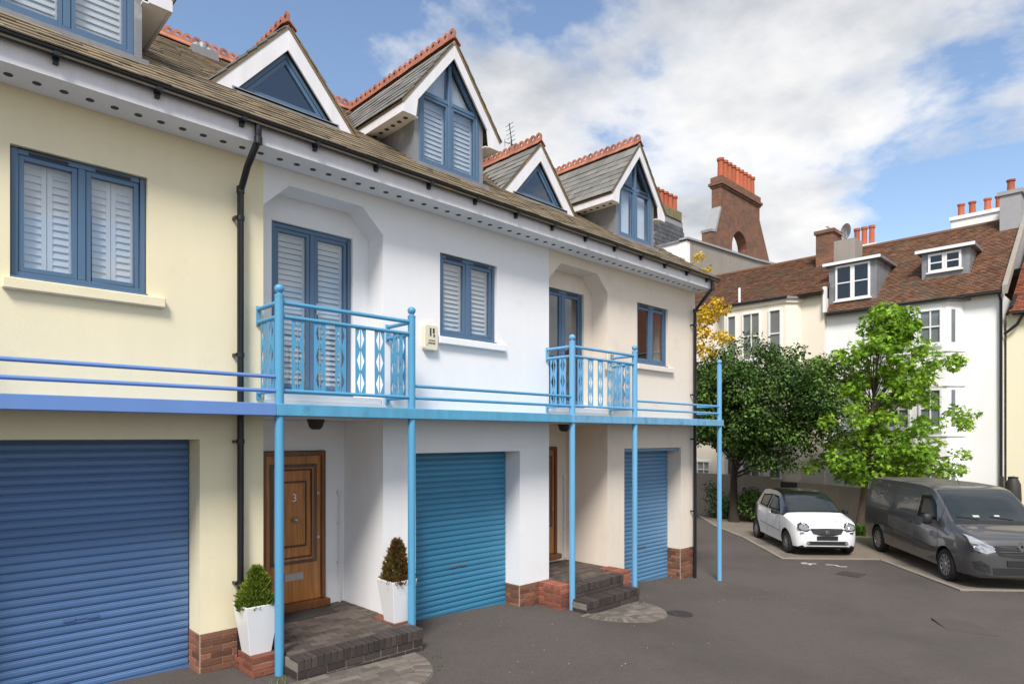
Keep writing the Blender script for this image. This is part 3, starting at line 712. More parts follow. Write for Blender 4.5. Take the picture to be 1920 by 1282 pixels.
def pedestal(name, x0, x1, y0, y1, z0, z1, label, faces):
    P = MB().box(x0+0.012, x1-0.012, y0+0.012, y1-0.002, z0, z1-0.012).build(name, M['mortar'])
    tag(P, label, 'pedestal')
    lay_face(P, (x0, y0+0.006), (1, 0), x1-x0, z0+0.02, z1-0.07, 'brick_red')
    if 'r' in faces: lay_face(P, (x1-0.006, y0), (0, 1), y1-y0, z0+0.02, z1-0.07, 'brick_red')
    if 'l' in faces: lay_face(P, (x0+0.006, y1), (0, -1), y1-y0, z0+0.02, z1-0.07, 'brick_red')
    n = max(2, round((y1-y0)/0.112)); w = (y1-y0)/n
    for i in range(n): inst('coping_brick', brick_mesh('brick_red', x1-x0-0.004, 0.102, 0.065), ((x0+x1)/2, y0+w*(i+0.5), z1-0.0325), P, (0, 0, 0), (1, w/0.112, 1))
    return P
x0 = HX[1]
S2 = MB().box(x0-0.012, 4.495, -0.87, 0.0, -0.2, 0.165).box(4.496, 4.655, -0.87, -0.505, -0.2, 0.165).box(x0+0.003, x0+1.592, 0.0, 0.998, -0.2, 0.165).build('entrance_steps', M['mortar_dark'])
tag(S2, 'dark brick doorstep landing in front of the oak door numbered 3', 'steps')
pave(S2, x0+0.005, x0+1.59, -0.66, 0.99, 0.195, lambda x, y: x > 4.48 and -0.505 < y < 0.0)
nosing(S2, x0-0.012, 4.66, -0.885, 0.20)
lay_face(S2, (x0-0.012, -0.872), (1, 0), 4.66-x0+0.012, -0.10, 0.08, 'brick_dark')
lay_face(S2, (x0-0.015, -0.56), (0, -1), 0.31, -0.10, 0.08, 'brick_dark')
pedestal('brick_pedestal', 2.74, 3.02, -0.50, -0.002, -0.1, 0.20, 'red brick pedestal under the planter left of the oak door', 'lr')
pedestal('brick_pedestal', 4.50, 4.80, -0.50, -0.002, -0.2, 0.20, 'red brick pedestal under the planter beside the teal garage', 'lr')
tag(MB().box(3.5, 4.3, 0.50, 0.95, 0.199, 0.212).build('door_mat', M['mat_fibre'], bevel=0.004), 'dark doormat in front of the oak door numbered 3', 'doormat')
x0 = HX[2]
S3 = MB().box(x0-0.015, 9.15, -0.58, 0.0, -0.5, 0.105).box(x0+0.003, x0+1.592, 0.0, 0.998, -0.5, 0.105).box(x0-0.1, 9.20, -0.88, -0.58, -0.5, -0.085).build('entrance_steps', M['mortar_dark'])
tag(S3, 'two dark brick steps up to the porch of the cream house', 'steps')
pave(S3, x0+0.005, x0+1.59, -0.36, 0.99, 0.135, lambda x, y: x > 9.14 and y < 0.0)
nosing(S3, x0-0.015, 9.15, -0.60, 0.14); lay_face(S3, (x0-0.015, -0.588), (1, 0), 1.275, -0.05, 0.02, 'brick_dark')
nosing(S3, x0-0.10, 9.20, -0.90, -0.05, 0.12, 0.30); lay_face(S3, (x0-0.10, -0.888), (1, 0), 1.41, -0.26, -0.17, 'brick_dark')
lay_face(S3, (x0-0.103, -0.60), (0, -1), 0.285, -0.34, -0.17, 'brick_dark')
pedestal('brick_pedestal', 7.62, 7.862, -0.49, -0.004, -0.35, 0.16, 'red brick low wall left of the two-step porch', 'lr')
pedestal('brick_pedestal', 9.205, 9.50, -0.50, -0.004, -0.42, 0.15, 'red brick low wall right of the two-step porch', 'lr')

# half-round brick aprons in front of the steps
def apron(cx, cy, rx, ry, label):
    A = empty('brick_apron', (cx, cy, gz(cx))); tag(A, label, 'paving')
    n = 40; v = []; m = 12
    pts = [(cx+rx*math.cos(math.pi+math.pi*k/n), cy+ry*math.sin(math.pi+math.pi*k/n)) for k in range(n+1)]
    mb = MB(); mb.add([(p[0], p[1], gz(p[0])+0.004) for p in pts] + [(cx+(p[0]-cx)*0.0+ (p[0]-cx), cy, gz(p[0])+0.004) for p in pts], [(k, k+1, n+1+k+1, n+1+k) for k in range(n)])
    mb.build('bedding', M['mortar_dark'], A)
    me = brick_mesh('apron_brick', 0.062, 0.2, 0.03); k = 0; nb = round(math.pi*(rx+ry)/2/0.078)
    for k in range(nb):
        a = math.pi+math.pi*(k+0.5)/nb; x, y = cx+(rx-0.11)*math.cos(a), cy+(ry-0.11)*math.sin(a)
        inst('edge_brick', me, (x, y, gz(x)+0.004+random.uniform(-.003, .003)), A, (0, math.atan(0.07) if cx > 6 else 0.02, a-math.pi/2))
    me = brick_mesh('apron_brick', 0.205, 0.098, 0.03); y = cy-0.06; r = 0
    while y > cy-ry+0.22:
        hw = (rx-0.22)*math.sqrt(max(0, 1-((cy-y)/(ry-0.2))**2)); x = cx-hw-(0.1 if r % 2 else 0)
        while x < cx+hw-0.03:
            a, b = max(cx-hw, x), min(cx+hw, x+0.215)
            if b-a > 0.05: inst('paver', me, ((a+b)/2, y, gz((a+b)/2)+0.004+random.uniform(-.003, .003)), A, (0, math.atan(0.07) if cx > 6 else 0.02, 0), ((b-a-0.01)/0.205, 1, 1))
            x += 0.215
        y -= 0.107; r += 1
apron(3.72, -0.90, 0.80, 0.95, 'half-round brick apron before the doorstep of number 3')
apron(8.42, -0.92, 0.86, 0.85, 'half-round brick apron before the two-step porch')

# planters with small conifers
def conifer(name, parent, c, h, r, colname, n, seed):
    rnd = random.Random(seed); mb = MB()
    for i in range(n):
        t = rnd.random()**1.3; a = rnd.uniform(0, 6.283); lump = 1+0.28*math.sin(a*3+t*9+seed)
        rr = r*(1-t)**0.75*lump*math.sqrt(rnd.uniform(0.25, 1)) + 0.012
        p = Vector((c[0]+rr*math.cos(a), c[1]+rr*math.sin(a), c[2]+h*t*0.93))
        d = Vector((math.cos(a)*0.55, math.sin(a)*0.55, 0.85+rnd.uniform(-.3, .3))).normalized()
        for k in range(3):
            dd = (d+Vector((rnd.uniform(-.5, .5), rnd.uniform(-.5, .5), rnd.uniform(-.3, .3)))).normalized()
            s = dd.cross(Vector((rnd.uniform(-1, 1), rnd.uniform(-1, 1), 0.1))).normalized()*rnd.uniform(0.004, 0.008); L = rnd.uniform(0.035, 0.075)
            mb.add([p-s, p+s, p+dd*L*0.7+s*0.8, p+dd*L, p+dd*L*0.7-s*0.8], [(0, 1, 2, 3, 4)])
    o = mb.build(name, M[colname], parent, kind='stuff'); return o
def leafmat(name, c, c2, var=0.35, trans=0.35, patch=1.2):
    m = bpy.data.materials.new(name); m.use_nodes = True; t = m.node_tree; b = t.nodes['Principled BSDF']
    geo = N(t, 'ShaderNodeNewGeometry'); no = N(t, 'ShaderNodeTexNoise', Scale=patch, Detail=3.0); t.links.new(geo.outputs['Position'], no.inputs[0])
    mxn = N(t, 'ShaderNodeMix', data_type='RGBA'); mxn.inputs[6].default_value = (*c, 1); mxn.inputs[7].default_value = (*c2, 1)
    f = math_node(t, 'ADD', math_node(t, 'MULTIPLY', math_node(t, 'SUBTRACT', no.outputs[0], 0.5), 2.2), geo.outputs['Random Per Island'], True)
    t.links.new(f, mxn.inputs[0])
    hs = N(t, 'ShaderNodeHueSaturation'); t.links.new(mxn.outputs[2], hs.inputs['Color'])
    t.links.new(math_node(t, 'ADD', math_node(t, 'MULTIPLY', geo.outputs['Random Per Island'], 2*var), 1-var), hs.inputs['Value'])
    t.links.new(hs.outputs[0], b.inputs['Base Color']); b.inputs['Roughness'].default_value = 0.5; b.inputs['Specular IOR Level'].default_value = 0.35
    tr = N(t, 'ShaderNodeBsdfTranslucent'); t.links.new(hs.outputs[0], tr.inputs[0]); ms = N(t, 'ShaderNodeMixShader'); ms.inputs[0].default_value = trans
    t.links.new(b.outputs[0], ms.inputs[1]); t.links.new(tr.outputs[0], ms.inputs[2]); t.links.new(ms.outputs[0], t.nodes['Material Output'].inputs[0])
    MATS[name] = m
leafmat('conifer_green', (0.10, 0.16, 0.02), (0.20, 0.25, 0.03), 0.4, 0.3, 4)
leafmat('conifer_brown', (0.13, 0.12, 0.025), (0.16, 0.07, 0.03), 0.4, 0.3, 6)
def planter(x, y, z, label, mk, h, seed):
    P = empty('potted_conifer', (x, y, z)); tag(P, label, 'potted plant', 'white planters with small conifers')
    def sq(hw, zz_): return [(x-hw, y-hw, zz_), (x+hw, y-hw, zz_), (x+hw, y+hw, zz_), (x-hw, y+hw, zz_)]
    mb = MB(); v = sq(0.115, z) + sq(0.185, z+0.53) + sq(0.165, z+0.53) + sq(0.158, z+0.47)
    mb.add(v, [(3, 2, 1, 0)] + [(4*k+i, 4*k+(i+1) % 4, 4*k+4+(i+1) % 4, 4*k+4+i) for k in range(3) for i in range(4)] + [(12, 13, 14, 15)])
    mb.build('pot', M['planter'], P, bevel=0.004)
    MB().prism([(x-0.155, y-0.155), (x+0.155, y-0.155), (x+0.155, y+0.155), (x-0.155, y+0.155)], 'z', z+0.472, z+0.49).build('soil', M['soil'], P)
    f = conifer('foliage', P, (x, y, z+0.48), h, 0.185, mk, 1700, seed)
    MB().tube([(x, y, z+0.47), (x+0.01, y, z+0.48+h*0.8)], [0.014, 0.005], 6).build('stem', M['soil'], P)
planter(2.87, -0.28, 0.20, 'white tapered planter with yellow-green conifer left of the oak door', 'conifer_green', 0.44, 3)
planter(4.63, -0.36, 0.20, 'white tapered planter with browning pointed conifer beside the teal garage', 'conifer_brown', 0.56, 8)
# ---------------------------------------------------------------- background houses (their fronts face -X)
mat('roof_tile', (0.155, 0.072, 0.038), 0.85, 0.35, 4, 0.2, 40, island=0.42, stain=(0.10, 0.085, 0.05), stain_at=(0.50, 0.72), stain_scale=1.1)
mat('roof_tile_red', (0.24, 0.075, 0.04), 0.85, 0.3, 4, 0.2, 40, island=0.35)
mat('house_cream', (0.82, 0.74, 0.62), 0.85, 0.05, 0.8, streak=0.02)
mat('house_white', (0.86, 0.85, 0.84), 0.85, 0.04, 0.8, streak=0.015)
mat('house_lemon', (0.82, 0.76, 0.55), 0.85, 0.03, 0.8)
mat('joinery', (0.80, 0.80, 0.80), 0.45, 0.03)
mat('render_grey', (0.30, 0.27, 0.235), 0.9, 0.18, 1.2, 0.2, 30, streak=0.2)
mat('boundary', (0.33, 0.285, 0.235), 0.9, 0.12, 1.5, 0.2, 40, streak=0.12)
mat('chimney_brick', (0.25, 0.115, 0.07), 0.9, 0.4, 3, 0.4, 30, stain=(0.11, 0.08, 0.06), stain_at=(0.45, 0.75), stain_scale=1.2)
mat('pot_red', (0.42, 0.11, 0.05), 0.8, 0.2, 5, rnd=0.2)
mat('stone_grey', (0.33, 0.33, 0.34), 0.9, 0.15, 3, 0.2, 30)

def brickwork(m, s=1.0, axis='y'):
    """courses of brick as colour and fine relief, for stacks too far away to pick bricks apart"""
    t = m.node_tree; b = t.nodes['Principled BSDF']; src = b.inputs['Base Color'].links[0].from_socket
    geo = N(t, 'ShaderNodeNewGeometry'); sp = N(t, 'ShaderNodeSeparateXYZ'); t.links.new(geo.outputs['Position'], sp.inputs[0])
    cb = N(t, 'ShaderNodeCombineXYZ'); t.links.new(math_node(t, 'ADD', sp.outputs[0], sp.outputs[1]), cb.inputs[0]); t.links.new(sp.outputs[2], cb.inputs[1])
    bt = N(t, 'ShaderNodeTexBrick', Scale=1.0); bt.inputs['Brick Width'].default_value = 0.23*s; bt.inputs['Row Height'].default_value = 0.08*s; bt.inputs['Mortar Size'].default_value = 0.012*s
    bt.inputs['Color1'].default_value = (1, 1, 1, 1); bt.inputs['Color2'].default_value = (0.55, 0.55, 0.55, 1); bt.inputs['Mortar'].default_value = (0.8, 0.9, 0.9, 1)
    t.links.new(cb.outputs[0], bt.inputs[0])
    mx_ = N(t, 'ShaderNodeMix', data_type='RGBA', blend_type='MULTIPLY'); mx_.inputs[0].default_value = 0.8; t.links.new(src, mx_.inputs[6]); t.links.new(bt.outputs[0], mx_.inputs[7])
    t.links.new(mx_.outputs[2], b.inputs['Base Color'])
    bp = N(t, 'ShaderNodeBump', Strength=0.4, Distance=0.01); t.links.new(bt.outputs['Fac'], bp.inputs['Height']); bp.invert = True
    t.links.new(bp.outputs[0], b.inputs['Normal'])
brickwork(M['chimney_brick'], 1.0)

def tile_mass(name, parent, x_e, z_e, x_r, z_r, y0, y1, mname, cut=None):
    """small clay tiles, too small to pick apart: real courses joined into one part"""
    mb = MB(); d = Vector((x_r-x_e, 0, z_r-z_e)); L = d.length; d.normalize(); n = Vector((-d.z, 0, d.x))
    rows = int(L/0.11); rnd = random.Random(5)
    for r in range(rows):
        y = y0-(0.085 if r % 2 else 0)
        while y < y1:
            a, b = max(y0, y), min(y1, y+0.165)
            if b-a > 0.03 and not (cut and cut((a+b)/2, x_e+d.x*(r*0.11+0.05))):
                p = Vector((x_e, 0, z_e)) + d*(r*0.11); q = p+d*0.135; up = n*(0.030+rnd.uniform(-.004, .007)); lo = n*0.012
                v = [p+up, q+lo]; P0, P1 = p+up, q+n*0.010
                e = p+n*0.006
                mb.add([(P0.x, a, P0.z), (P0.x, b-0.006, P0.z), (P1.x, b-0.006, P1.z), (P1.x, a, P1.z), (e.x, a, e.z), (e.x, b-0.006, e.z)], [(0, 1, 2, 3), (4, 5, 1, 0)])
            y += 0.17
    return mb.build(name, M[mname], parent, kind='stuff')

def sash(parent, X, y0, y1, z0, z1, cols=2, rows=2, name='window', proud=0.03):
    mb = MB(); w = 0.06
    mb.box(X-proud, X+0.08, y0, y0+w, z0, z1); mb.box(X-proud, X+0.08, y1-w, y1, z0, z1)
    mb.box(X-proud, X+0.08, y0+w, y1-w, z0, z0+w); mb.box(X-proud, X+0.08, y0+w, y1-w, z1-w, z1)
    for k in range(1, cols): yy = y0+(y1-y0)*k/cols; mb.box(X-0.01, X+0.05, yy-0.018, yy+0.018, z0+w, z1-w)
    for k in range(1, rows): zz_ = z0+(z1-z0)*k/rows; mb.box(X-0.012, X+0.052, y0+w, y1-w, zz_-0.022, zz_+0.022)
    mb.box(X-proud-0.05, X-proud-0.002, y0-0.05, y1+0.05, z0-0.07, z0-0.01)
    o = mb.build(name, M['joinery'], parent)
    MB().box(X+0.03, X+0.036, y0+w, y1-w, z0+w, z1-w).build('pane', M['glass_dark'], o)
    return o
def pot(parent, x, y, z, h=0.6, r=0.13, cowl=True):
    pr = [(r*1.02, 0), (r*0.9, h*0.12), (r*0.82, h*0.85), (r*1.05, h*0.88), (r*1.08, h)]
    return MB().lathe((x, y, z), pr, 12).build('chimney_pot', M['pot_red'], parent, smooth=True)

HZ = -0.8
# --- cream house (left)
A = empty('rear_house', (27, 6.5, -0.55)); tag(A, 'cream house with bay windows behind the dark green tree', 'house', 'houses behind the boundary wall')
mb = MB(); xa = 24.9; wy0, wy1 = 1.72, 13.0
wins = [(3.4, 5.4, 5.45, 7.45), (3.4, 5.4, 2.7, 4.7), (3.4, 5.4, 0.0, 1.95)]
wall_grid(mb, [wy0, wy1], [HZ, 7.80], [], xa, xa+0.3, 'x')
mb.box(xa+0.302, 33, wy0, wy0+0.3, HZ, 7.7); mb.box(32.7, 33, wy0+0.302, wy1, HZ, 7.7); mb.box(xa+0.302, 32.698, wy1-0.3, wy1, HZ, 7.7)
mb.build('wall', M['house_cream'], A)
# bay with splayed ends, windows on every floor
bx = 24.45
mb = MB()
prof = [(xa-0.002, 5.85), (bx, 5.45), (bx, 2.95), (xa-0.002, 2.55)]
mb.prism(prof, 'z', HZ, 7.62); bay = mb.build('bay', M['house_cream'], A)
mb = MB(); mb.prism([(xa-0.004, 5.95), (bx-0.07, 5.51), (bx-0.07, 2.89), (xa-0.004, 2.45)], 'z', 7.62, 7.74); mb.build('cornice', M['house_cream'], A)
mb = MB(); mb.prism([(xa-0.006, 6.05), (bx-0.14, 5.56), (bx-0.14, 2.84), (xa-0.006, 2.35)], 'z', 7.745, 7.83); mb.build('bay_roof', M['lead'], A)
for z0_, z1_ in ((5.55, 7.42), (2.75, 4.65), (-0.02, 1.88)):
    for (a, b, c_) in ((4.90, 5.32, 1), (3.92, 4.68, 2), (3.10, 3.60, 1)):
        sash(A, bx-0.035, a, b, z0_, z1_, c_, 2)
for y in (7.0, 8.6): sash(A, xa-0.03, y, y+0.9, 5.5, 7.2, 2, 2)
sash(A, xa-0.03, 6.3, 7.2, -0.0, 1.5, 3, 4)
# --- white house (right of it)
B = empty('rear_house', (27, -1.0, -0.55)); tag(B, 'tall white house with a splayed bay behind the bright green tree', 'house', 'houses behind the boundary wall')
xb = 25.1; by0, by1 = -3.58, 1.715
mb = MB(); wall_grid(mb, [by0, by1], [HZ, 7.08], [], xb, xb+0.3, 'x'); mb.box(xb+0.302, 33, by0, by0+0.3, HZ, 7.0); mb.box(32.7, 33, by0+0.302, by1, HZ, 7.0)
mb.build('wall', M['house_white'], B)
bb = 24.62
mb = MB(); mb.prism([(xb-0.002, 0.05), (bb, -0.32), (bb, -2.18), (xb-0.002, -2.56)], 'z', HZ, 6.92); mb.build('bay', M['house_white'], B)
for z in (5.30, 4.17, 2.54, 1.46):
    MB().prism([(xb-0.004, 0.10), (bb-0.05, -0.29), (bb-0.05, -2.21), (xb-0.004, -2.61)], 'z', z, z+0.045).build('string_course', M['house_white'], B)
MB().prism([(xb-0.006, 0.25), (bb-0.13, -0.22), (bb-0.13, -2.28), (xb-0.006, -2.75)], 'z', 6.925, 7.03).build('bay_roof', M['lead'], B)
for z0_, z1_ in ((5.55, 6.72), (2.80, 4.10), (0.05, 1.40)):
    sash(B, bb-0.035, -2.06, -1.40, z0_, z1_, 2, 2); sash(B, bb-0.035, -1.15, -0.45, z0_, z1_, 2, 2)
    # slit light on the splayed side
    c0 = Vector((bb+0.13, -2.28)); c1 = Vector((bb+0.24, -2.365)); nn = Vector((-0.66, -0.75))*0.012
    mb = MB(); mb.prism([(c0.x+nn.x, c0.y+nn.y), (c1.x+nn.x, c1.y+nn.y), (c1.x-nn.x, c1.y-nn.y), (c0.x-nn.x, c0.y-nn.y)], 'z', z0_+0.05, z1_-0.05); mb.build('slit_window', M['glass_dark'], B)
sash(B, xb-0.03, 0.45, 1.15, 2.8, 4.1, 2, 2)
# --- lemon house at the right edge
C_ = empty('rear_house', (27, -8.0, -0.55)); tag(C_, 'pale lemon house with red tiled roof at the right edge', 'house', 'houses behind the boundary wall')
cy0, cy1 = -14.0, -3.66
mb = MB(); wall_grid(mb, [cy0, cy1], [HZ, 6.35], [], xb+0.05, xb+0.35, 'x'); mb.box(32.7, 33, cy0, cy1, HZ, 6.3); mb.box(xb+0.352, 32.698, cy0, cy0+0.3, HZ, 6.3); mb.build('wall', M['house_lemon'], C_)
for y in (-5.6, -8.5): sash(C_, xb+0.02, y-0.45, y+0.45, 3.0, 4.7, 2, 2); sash(C_, xb+0.02, y-0.45, y+0.45, 0.2, 1.9, 2, 2)
# roofs
RR = (29.0, 10.33)
def roof_of(Hs, xe, ze, y0, y1, mname, cut=None, ridge=RR):
    s = (ridge[1]-ze)/(ridge[0]-xe)
    ro = MB().prism([(xe, ze), ridge, (2*ridge[0]-xe, ze), (2*ridge[0]-xe, ze-0.07), (ridge[0], ridge[1]-0.09), (xe, ze-0.07)], 'y', y0, y1)
    # prism along y takes (x, z)
    o = ro.build('roof', M[mname], Hs)
    tile_mass('roof_tiles', o, xe-0.04, ze+0.0, ridge[0], ridge[1]+0.005, y0, y1, mname, cut)
    MB().tube([(ridge[0], y0, ridge[1]+0.0), (ridge[0], y1, ridge[1]+0.0)], 0.10, 8).build('ridge', M[mname], o)
    return o
roof_of(A, 24.62, 7.86, 1.66, 13.2, 'roof_tile')
roof_of(B, 24.86, 7.08, -3.60, 1.655, 'roof_tile', lambda y, x: (0.07 < y < 1.69 and 25.3 < x < 27.3) or (-2.56 < y < -1.16 and 26.0 < x < 27.3))
roof_of(C_, 24.90, 6.38, -14.2, -3.75, 'roof_tile_red', None, (29.0, 9.4))
MB().prism([(24.75, 6.95), (29.0, 10.28), (29.0, 10.52), (24.75, 7.22)], 'y', -3.74, -3.605).build('parapet', M['render_grey'], B)
MB().box(24.70, 24.88, 1.60, 1.70, 7.1, 8.05).build('verge', M['joinery'], A)
def gutter_x(Hs, x, z, y0, y1): return MB().tube([(x, y0, z), (x, y1, z)], 0.06, 8).build('gutter', M['black_plastic'], Hs)
gutter_x(A, 24.62, 7.80, 5.9, 13.0); gutter_x(A, 24.66, 7.80, 1.72, 2.5); gutter_x(B, 24.84, 7.03, 0.1, 1.6); gutter_x(B, 24.84, 7.03, -3.6, -2.6); gutter_x(C_, 24.90, 6.33, -14, -3.85)
MB().tube([(24.48, 5.5, 7.80), (24.30, 5.5, 7.80), (24.30, 2.85, 7.80)], 0.05, 8).build('gutter', M['black_plastic'], A)
MB().tube([(24.48, -0.25, 6.99), (24.48, -2.28, 6.99), (24.82, -2.6, 7.0)], 0.05, 8).build('gutter', M['black_plastic'], B)
MB().tube([(24.86, -3.5, 7.0), (25.0, -3.54, 6.8), (25.03, -3.54, 0.0)], 0.045, 8).build('downpipe', M['black_plastic'], B, smooth=True)
MB().tube([(25.5, -3.86, 7.0), (24.95, -3.8, 6.55), (24.98, -3.68, 6.30)], 0.045, 8).build('downpipe', M['black_plastic'], C_, smooth=True)
MB().tube([(24.90, -4.1, 6.28), (24.98, -3.95, 6.0), (25.0, -3.62, 5.72)], 0.045, 8).build('downpipe', M['black_plastic'], C_, smooth=True)
MB().tube([(24.75, 4.95, 7.9), (24.75, 4.95, 8.55)], 0.05, 8).build('flue', M['joinery'], A, smooth=True)
# dormers of the white house
def lead_dormer(Hs, X, y0, y1, z0, z1, wy0, wy1, wz0, wz1, rows, slope, ze, xe):
    xr = xe+(z1-ze)/slope
    D = MB().prism([(X, z0), (X, z1), (xr, z1)], 'y', y0, y1).build('dormer', M['lead'], Hs)
    D['label'] = 'lead-clad flat-roofed dormer'
    MB().box(X-0.16, xr+0.1, y0-0.15, y1+0.15, z1+0.002, z1+0.10).build('dormer_roof', M['lead'], D)
    MB().box(X-0.19, X-0.162, y0-0.17, y1+0.17, z1-0.02, z1+0.085).build('fascia', M['joinery'], D)
    mb = MB(); w = 0.07; ym = (wy0+wy1)/2; f0, f1 = X-0.05, X-0.003
    for a, b in ((wy0, ym), (ym, wy1)):
        a += 0.004; mb.box(f0, f1, a, a+w, wz0, wz1); mb.box(f0, f1, b-w, b, wz0, wz1); mb.box(f0, f1, a+w, b-w, wz0, wz0+w); mb.box(f0, f1, a+w, b-w, wz1-w, wz1)
        mb.box(f0+0.005, f1, a+w, b-w, (wz0+wz1)/2-0.02, (wz0+wz1)/2+0.02)
    mb.box(f0-0.05, f1, wy0-0.05, wy1+0.05, wz0-0.05, wz0-0.004)
    mb.build('window_frame', M['joinery'], D)
    for a, b in ((wy0, ym), (ym, wy1)): MB().box(f0+0.015, f0+0.02, a+w, b-w, wz0+w, wz1-w).build('pane', M['glass_dark'], D)
sl_b = (RR[1]-7.08)/(RR[0]-24.86)
lead_dormer(B, 25.3, 0.07, 1.69, 7.35, 8.90, 0.27, 1.45, 7.55, 8.84, 2, sl_b, 7.08, 24.86)
lead_dormer(B, 26.0, -2.56, -1.16, 7.93, 8.93, -2.33, -1.36, 8.22, 8.85, 2, sl_b, 7.08, 24.86)
# chimneys
def stack(Hs, x0, x1, y0, y1, z0, z1, mname, pots, ph=0.6, cap='stone_grey', r=0.13):
    c_ = MB().box(x0, x1, y0, y1, z0, z1).build('chimney', M[mname], Hs)
    MB().box(x0-0.06, x1+0.06, y0-0.06, y1+0.06, z1+0.002, z1+0.14).build('chimney_cap', M[cap], c_)
    for (x, y) in pots: pot(c_, x, y, z1+0.142, ph, r)
    return c_
stack(B, 28.3, 29.5, -3.62, -3.02, 8.4, 11.05, 'stone_grey', [(28.6, -3.3)], 0.45)
stack(B, 29.7, 30.3, -2.95, -1.30, 9.3, 10.92, 'house_white', [(30.0, -2.75), (30.0, -2.40), (30.0, -1.92), (30.0, -1.56)], 0.52, 'house_white', 0.125)
stack(A, 27.5, 28.5, 2.30, 2.98, 8.6, 10.85, 'chimney_brick', [], 0.5, 'chimney_brick')
MB().box(27.55, 28.45, 1.50, 2.298, 8.6, 10.45).build('chimney', M['render_grey'], A)
stack(A, 30.7, 31.3, 1.70, 2.75, 9.0, 10.80, 'house_white', [(31, 2.5), (31, 2.2), (31, 1.9)], 0.85, 'house_white', 0.13)
# satellite dish on the brick chimney and a pigeon
mb = MB(); c_ = Vector((28.2, 2.05, 10.95))
mb.lathe((0, 0, 0), [(0.02, 0.10), (0.15, 0.085), (0.26, 0.04), (0.33, -0.01), (0.32, -0.02), (0.25, 0.03), (0.02, 0.08)], 18, 'x')
mb2 = MB(); Rm = Matrix.Rotation(R(-35), 3, 'Z')
mb2.add([c_ + Rm @ Vector(v) for v in mb.v], mb.f); mb2.tube([(28.2, 2.05, 10.45), (28.25, 2.05, 10.95)], 0.025, 6)
mb2.tube([c_ + Rm @ Vector((0.05, 0, -0.3)), c_ + Rm @ Vector((-0.4, 0, 0.0))], 0.015, 5)
dish = mb2.build('satellite_dish', M['stone_grey'], smooth=True); tag(dish, 'grey satellite dish on the brick chimney', 'satellite dish')
def pigeon(c_):
    v = [Vector((0, 0, 0.0)), Vector((0, 0.05, 0.13)), Vector((0, 0.0, 0.22)), Vector((0, -0.13, 0.12)), Vector((0, 0.09, 0.27)), Vector((0, 0.13, 0.265))]
    me = bpy.data.meshes.new('pigeon'); me.from_pydata([tuple(p+Vector(c_)) for p in v], [(0, 1), (1, 2), (1, 3), (2, 4), (4, 5)], [])
    o = bpy.data.objects.new('pigeon', me); col.objects.link(o)
    mod = o.modifiers.new('skin', 'SKIN'); rad = [0.012, 0.075, 0.05, 0.03, 0.035, 0.008]
    for s_, r in zip(me.skin_vertices[0].data, rad): s_.radius = (r, r)
    me.skin_vertices[0].data[1].use_root = True; o.modifiers.new('sub', 'SUBSURF').render_levels = 2
    me.materials.append(M['stone_grey']); tag(o, 'grey pigeon perched on the brick chimney', 'bird'); return o
pigeon((28.0, 2.64, 10.99))

# --- buildings rising behind
K = empty('brick_stack_building', (34, 11, -0.55)); tag(K, 'grey rendered building carrying a tall brick chimney pierced by an arch', 'building')
MB().prism([(29.6, HZ), (40.0, HZ), (40.0, 13.25), (37.0, 13.0), (29.6, 12.62)], 'y', 10.0, 10.35).build('wall', M['render_grey'], K)
MB().box(29.3, 29.6, 10.0, 17.0, HZ, 12.55).build('side_wall', M['house_white'], K)
MB().prism([(29.2, 12.62), (29.2, 12.72), (37.0, 13.12), (40.0, 13.38), (40.0, 13.26), (37.0, 13.01)], 'y', 9.9, 10.4).build('coping', M['stone_grey'], K)
MB().box(29.22, 29.68, 10.41, 17.0, 12.552, 12.66).build('side_coping', M['lead'], K)
# flared brick chimney with an arched hole: outline ring in (x, z)
yS0, yS1 = 10.05, 10.62; zB = 12.75
cxa, rA, zA = 35.2, 0.95, 13.25
out = [(32.55, zB), (32.55, 13.55), (32.95, 13.6), (33.35, 15.1), (33.35, 16.35), (37.75, 16.35), (37.75, 15.6), (39.4, 12.9), (39.4, zB)]
arch = [(cxa-rA, zB), (cxa-rA, zA)] + [(cxa-rA*math.cos(math.pi*k/12), zA+rA*1.15*math.sin(math.pi*k/12)) for k in range(1, 12)] + [(cxa+rA, zA), (cxa+rA, zB)]
mb = MB()
mb.prism([out[0], out[1], out[2], out[3], out[4], (cxa, 16.35)] + arch[:8][::-1], 'y', yS0, yS1) if False else None
left = [(31.9, zB), (31.9, 13.6), (32.4, 13.68), (32.98, 15.15), (32.98, 16.35), (cxa, 16.35)] + [p for p in reversed(arch[:8])]
right = [(cxa, 16.35), (37.75, 16.35), (37.75, 15.6), (39.4, 12.9), (39.4, zB)] + [p for p in reversed(arch[7:])]
for poly in (left, right):
    bm_v = [(p[0], yS0, p[1]) for p in poly] + [(p[0], yS1, p[1]) for p in poly]; n = len(poly)
    mb.add(bm_v, [tuple(range(n)), tuple(range(2*n-1, n-1, -1))] + [(i, (i+1) % n, n+(i+1) % n, n+i) for i in range(n)])
ch = mb.build('chimney', M['chimney_brick'], K)
MB().prism([(31.86, 13.62), (32.4, 13.70), (32.978, 15.15), (32.87, 15.22), (32.28, 13.83), (31.82, 13.75)], 'y', yS0-0.03, yS1+0.03).build('weathering', M['stone_grey'], ch)
for (z0_, z1_, e) in ((16.352, 16.47, 0.06), (16.472, 16.62, 0.14), (16.622, 16.95, 0.05)): MB().box(32.98-e, 37.75+e, yS0-e, yS1+e, z0_, z1_).build('corbel', M['chimney_brick'], ch)
for k in range(9): pot(ch, 33.45+0.48*k, 10.33, 16.952, 1.15, 0.19)
K2 = empty('slate_stack_building', (34, 15, -0.55)); tag(K2, 'slate-hung chimney block with six red pots left of the brick chimney', 'building')
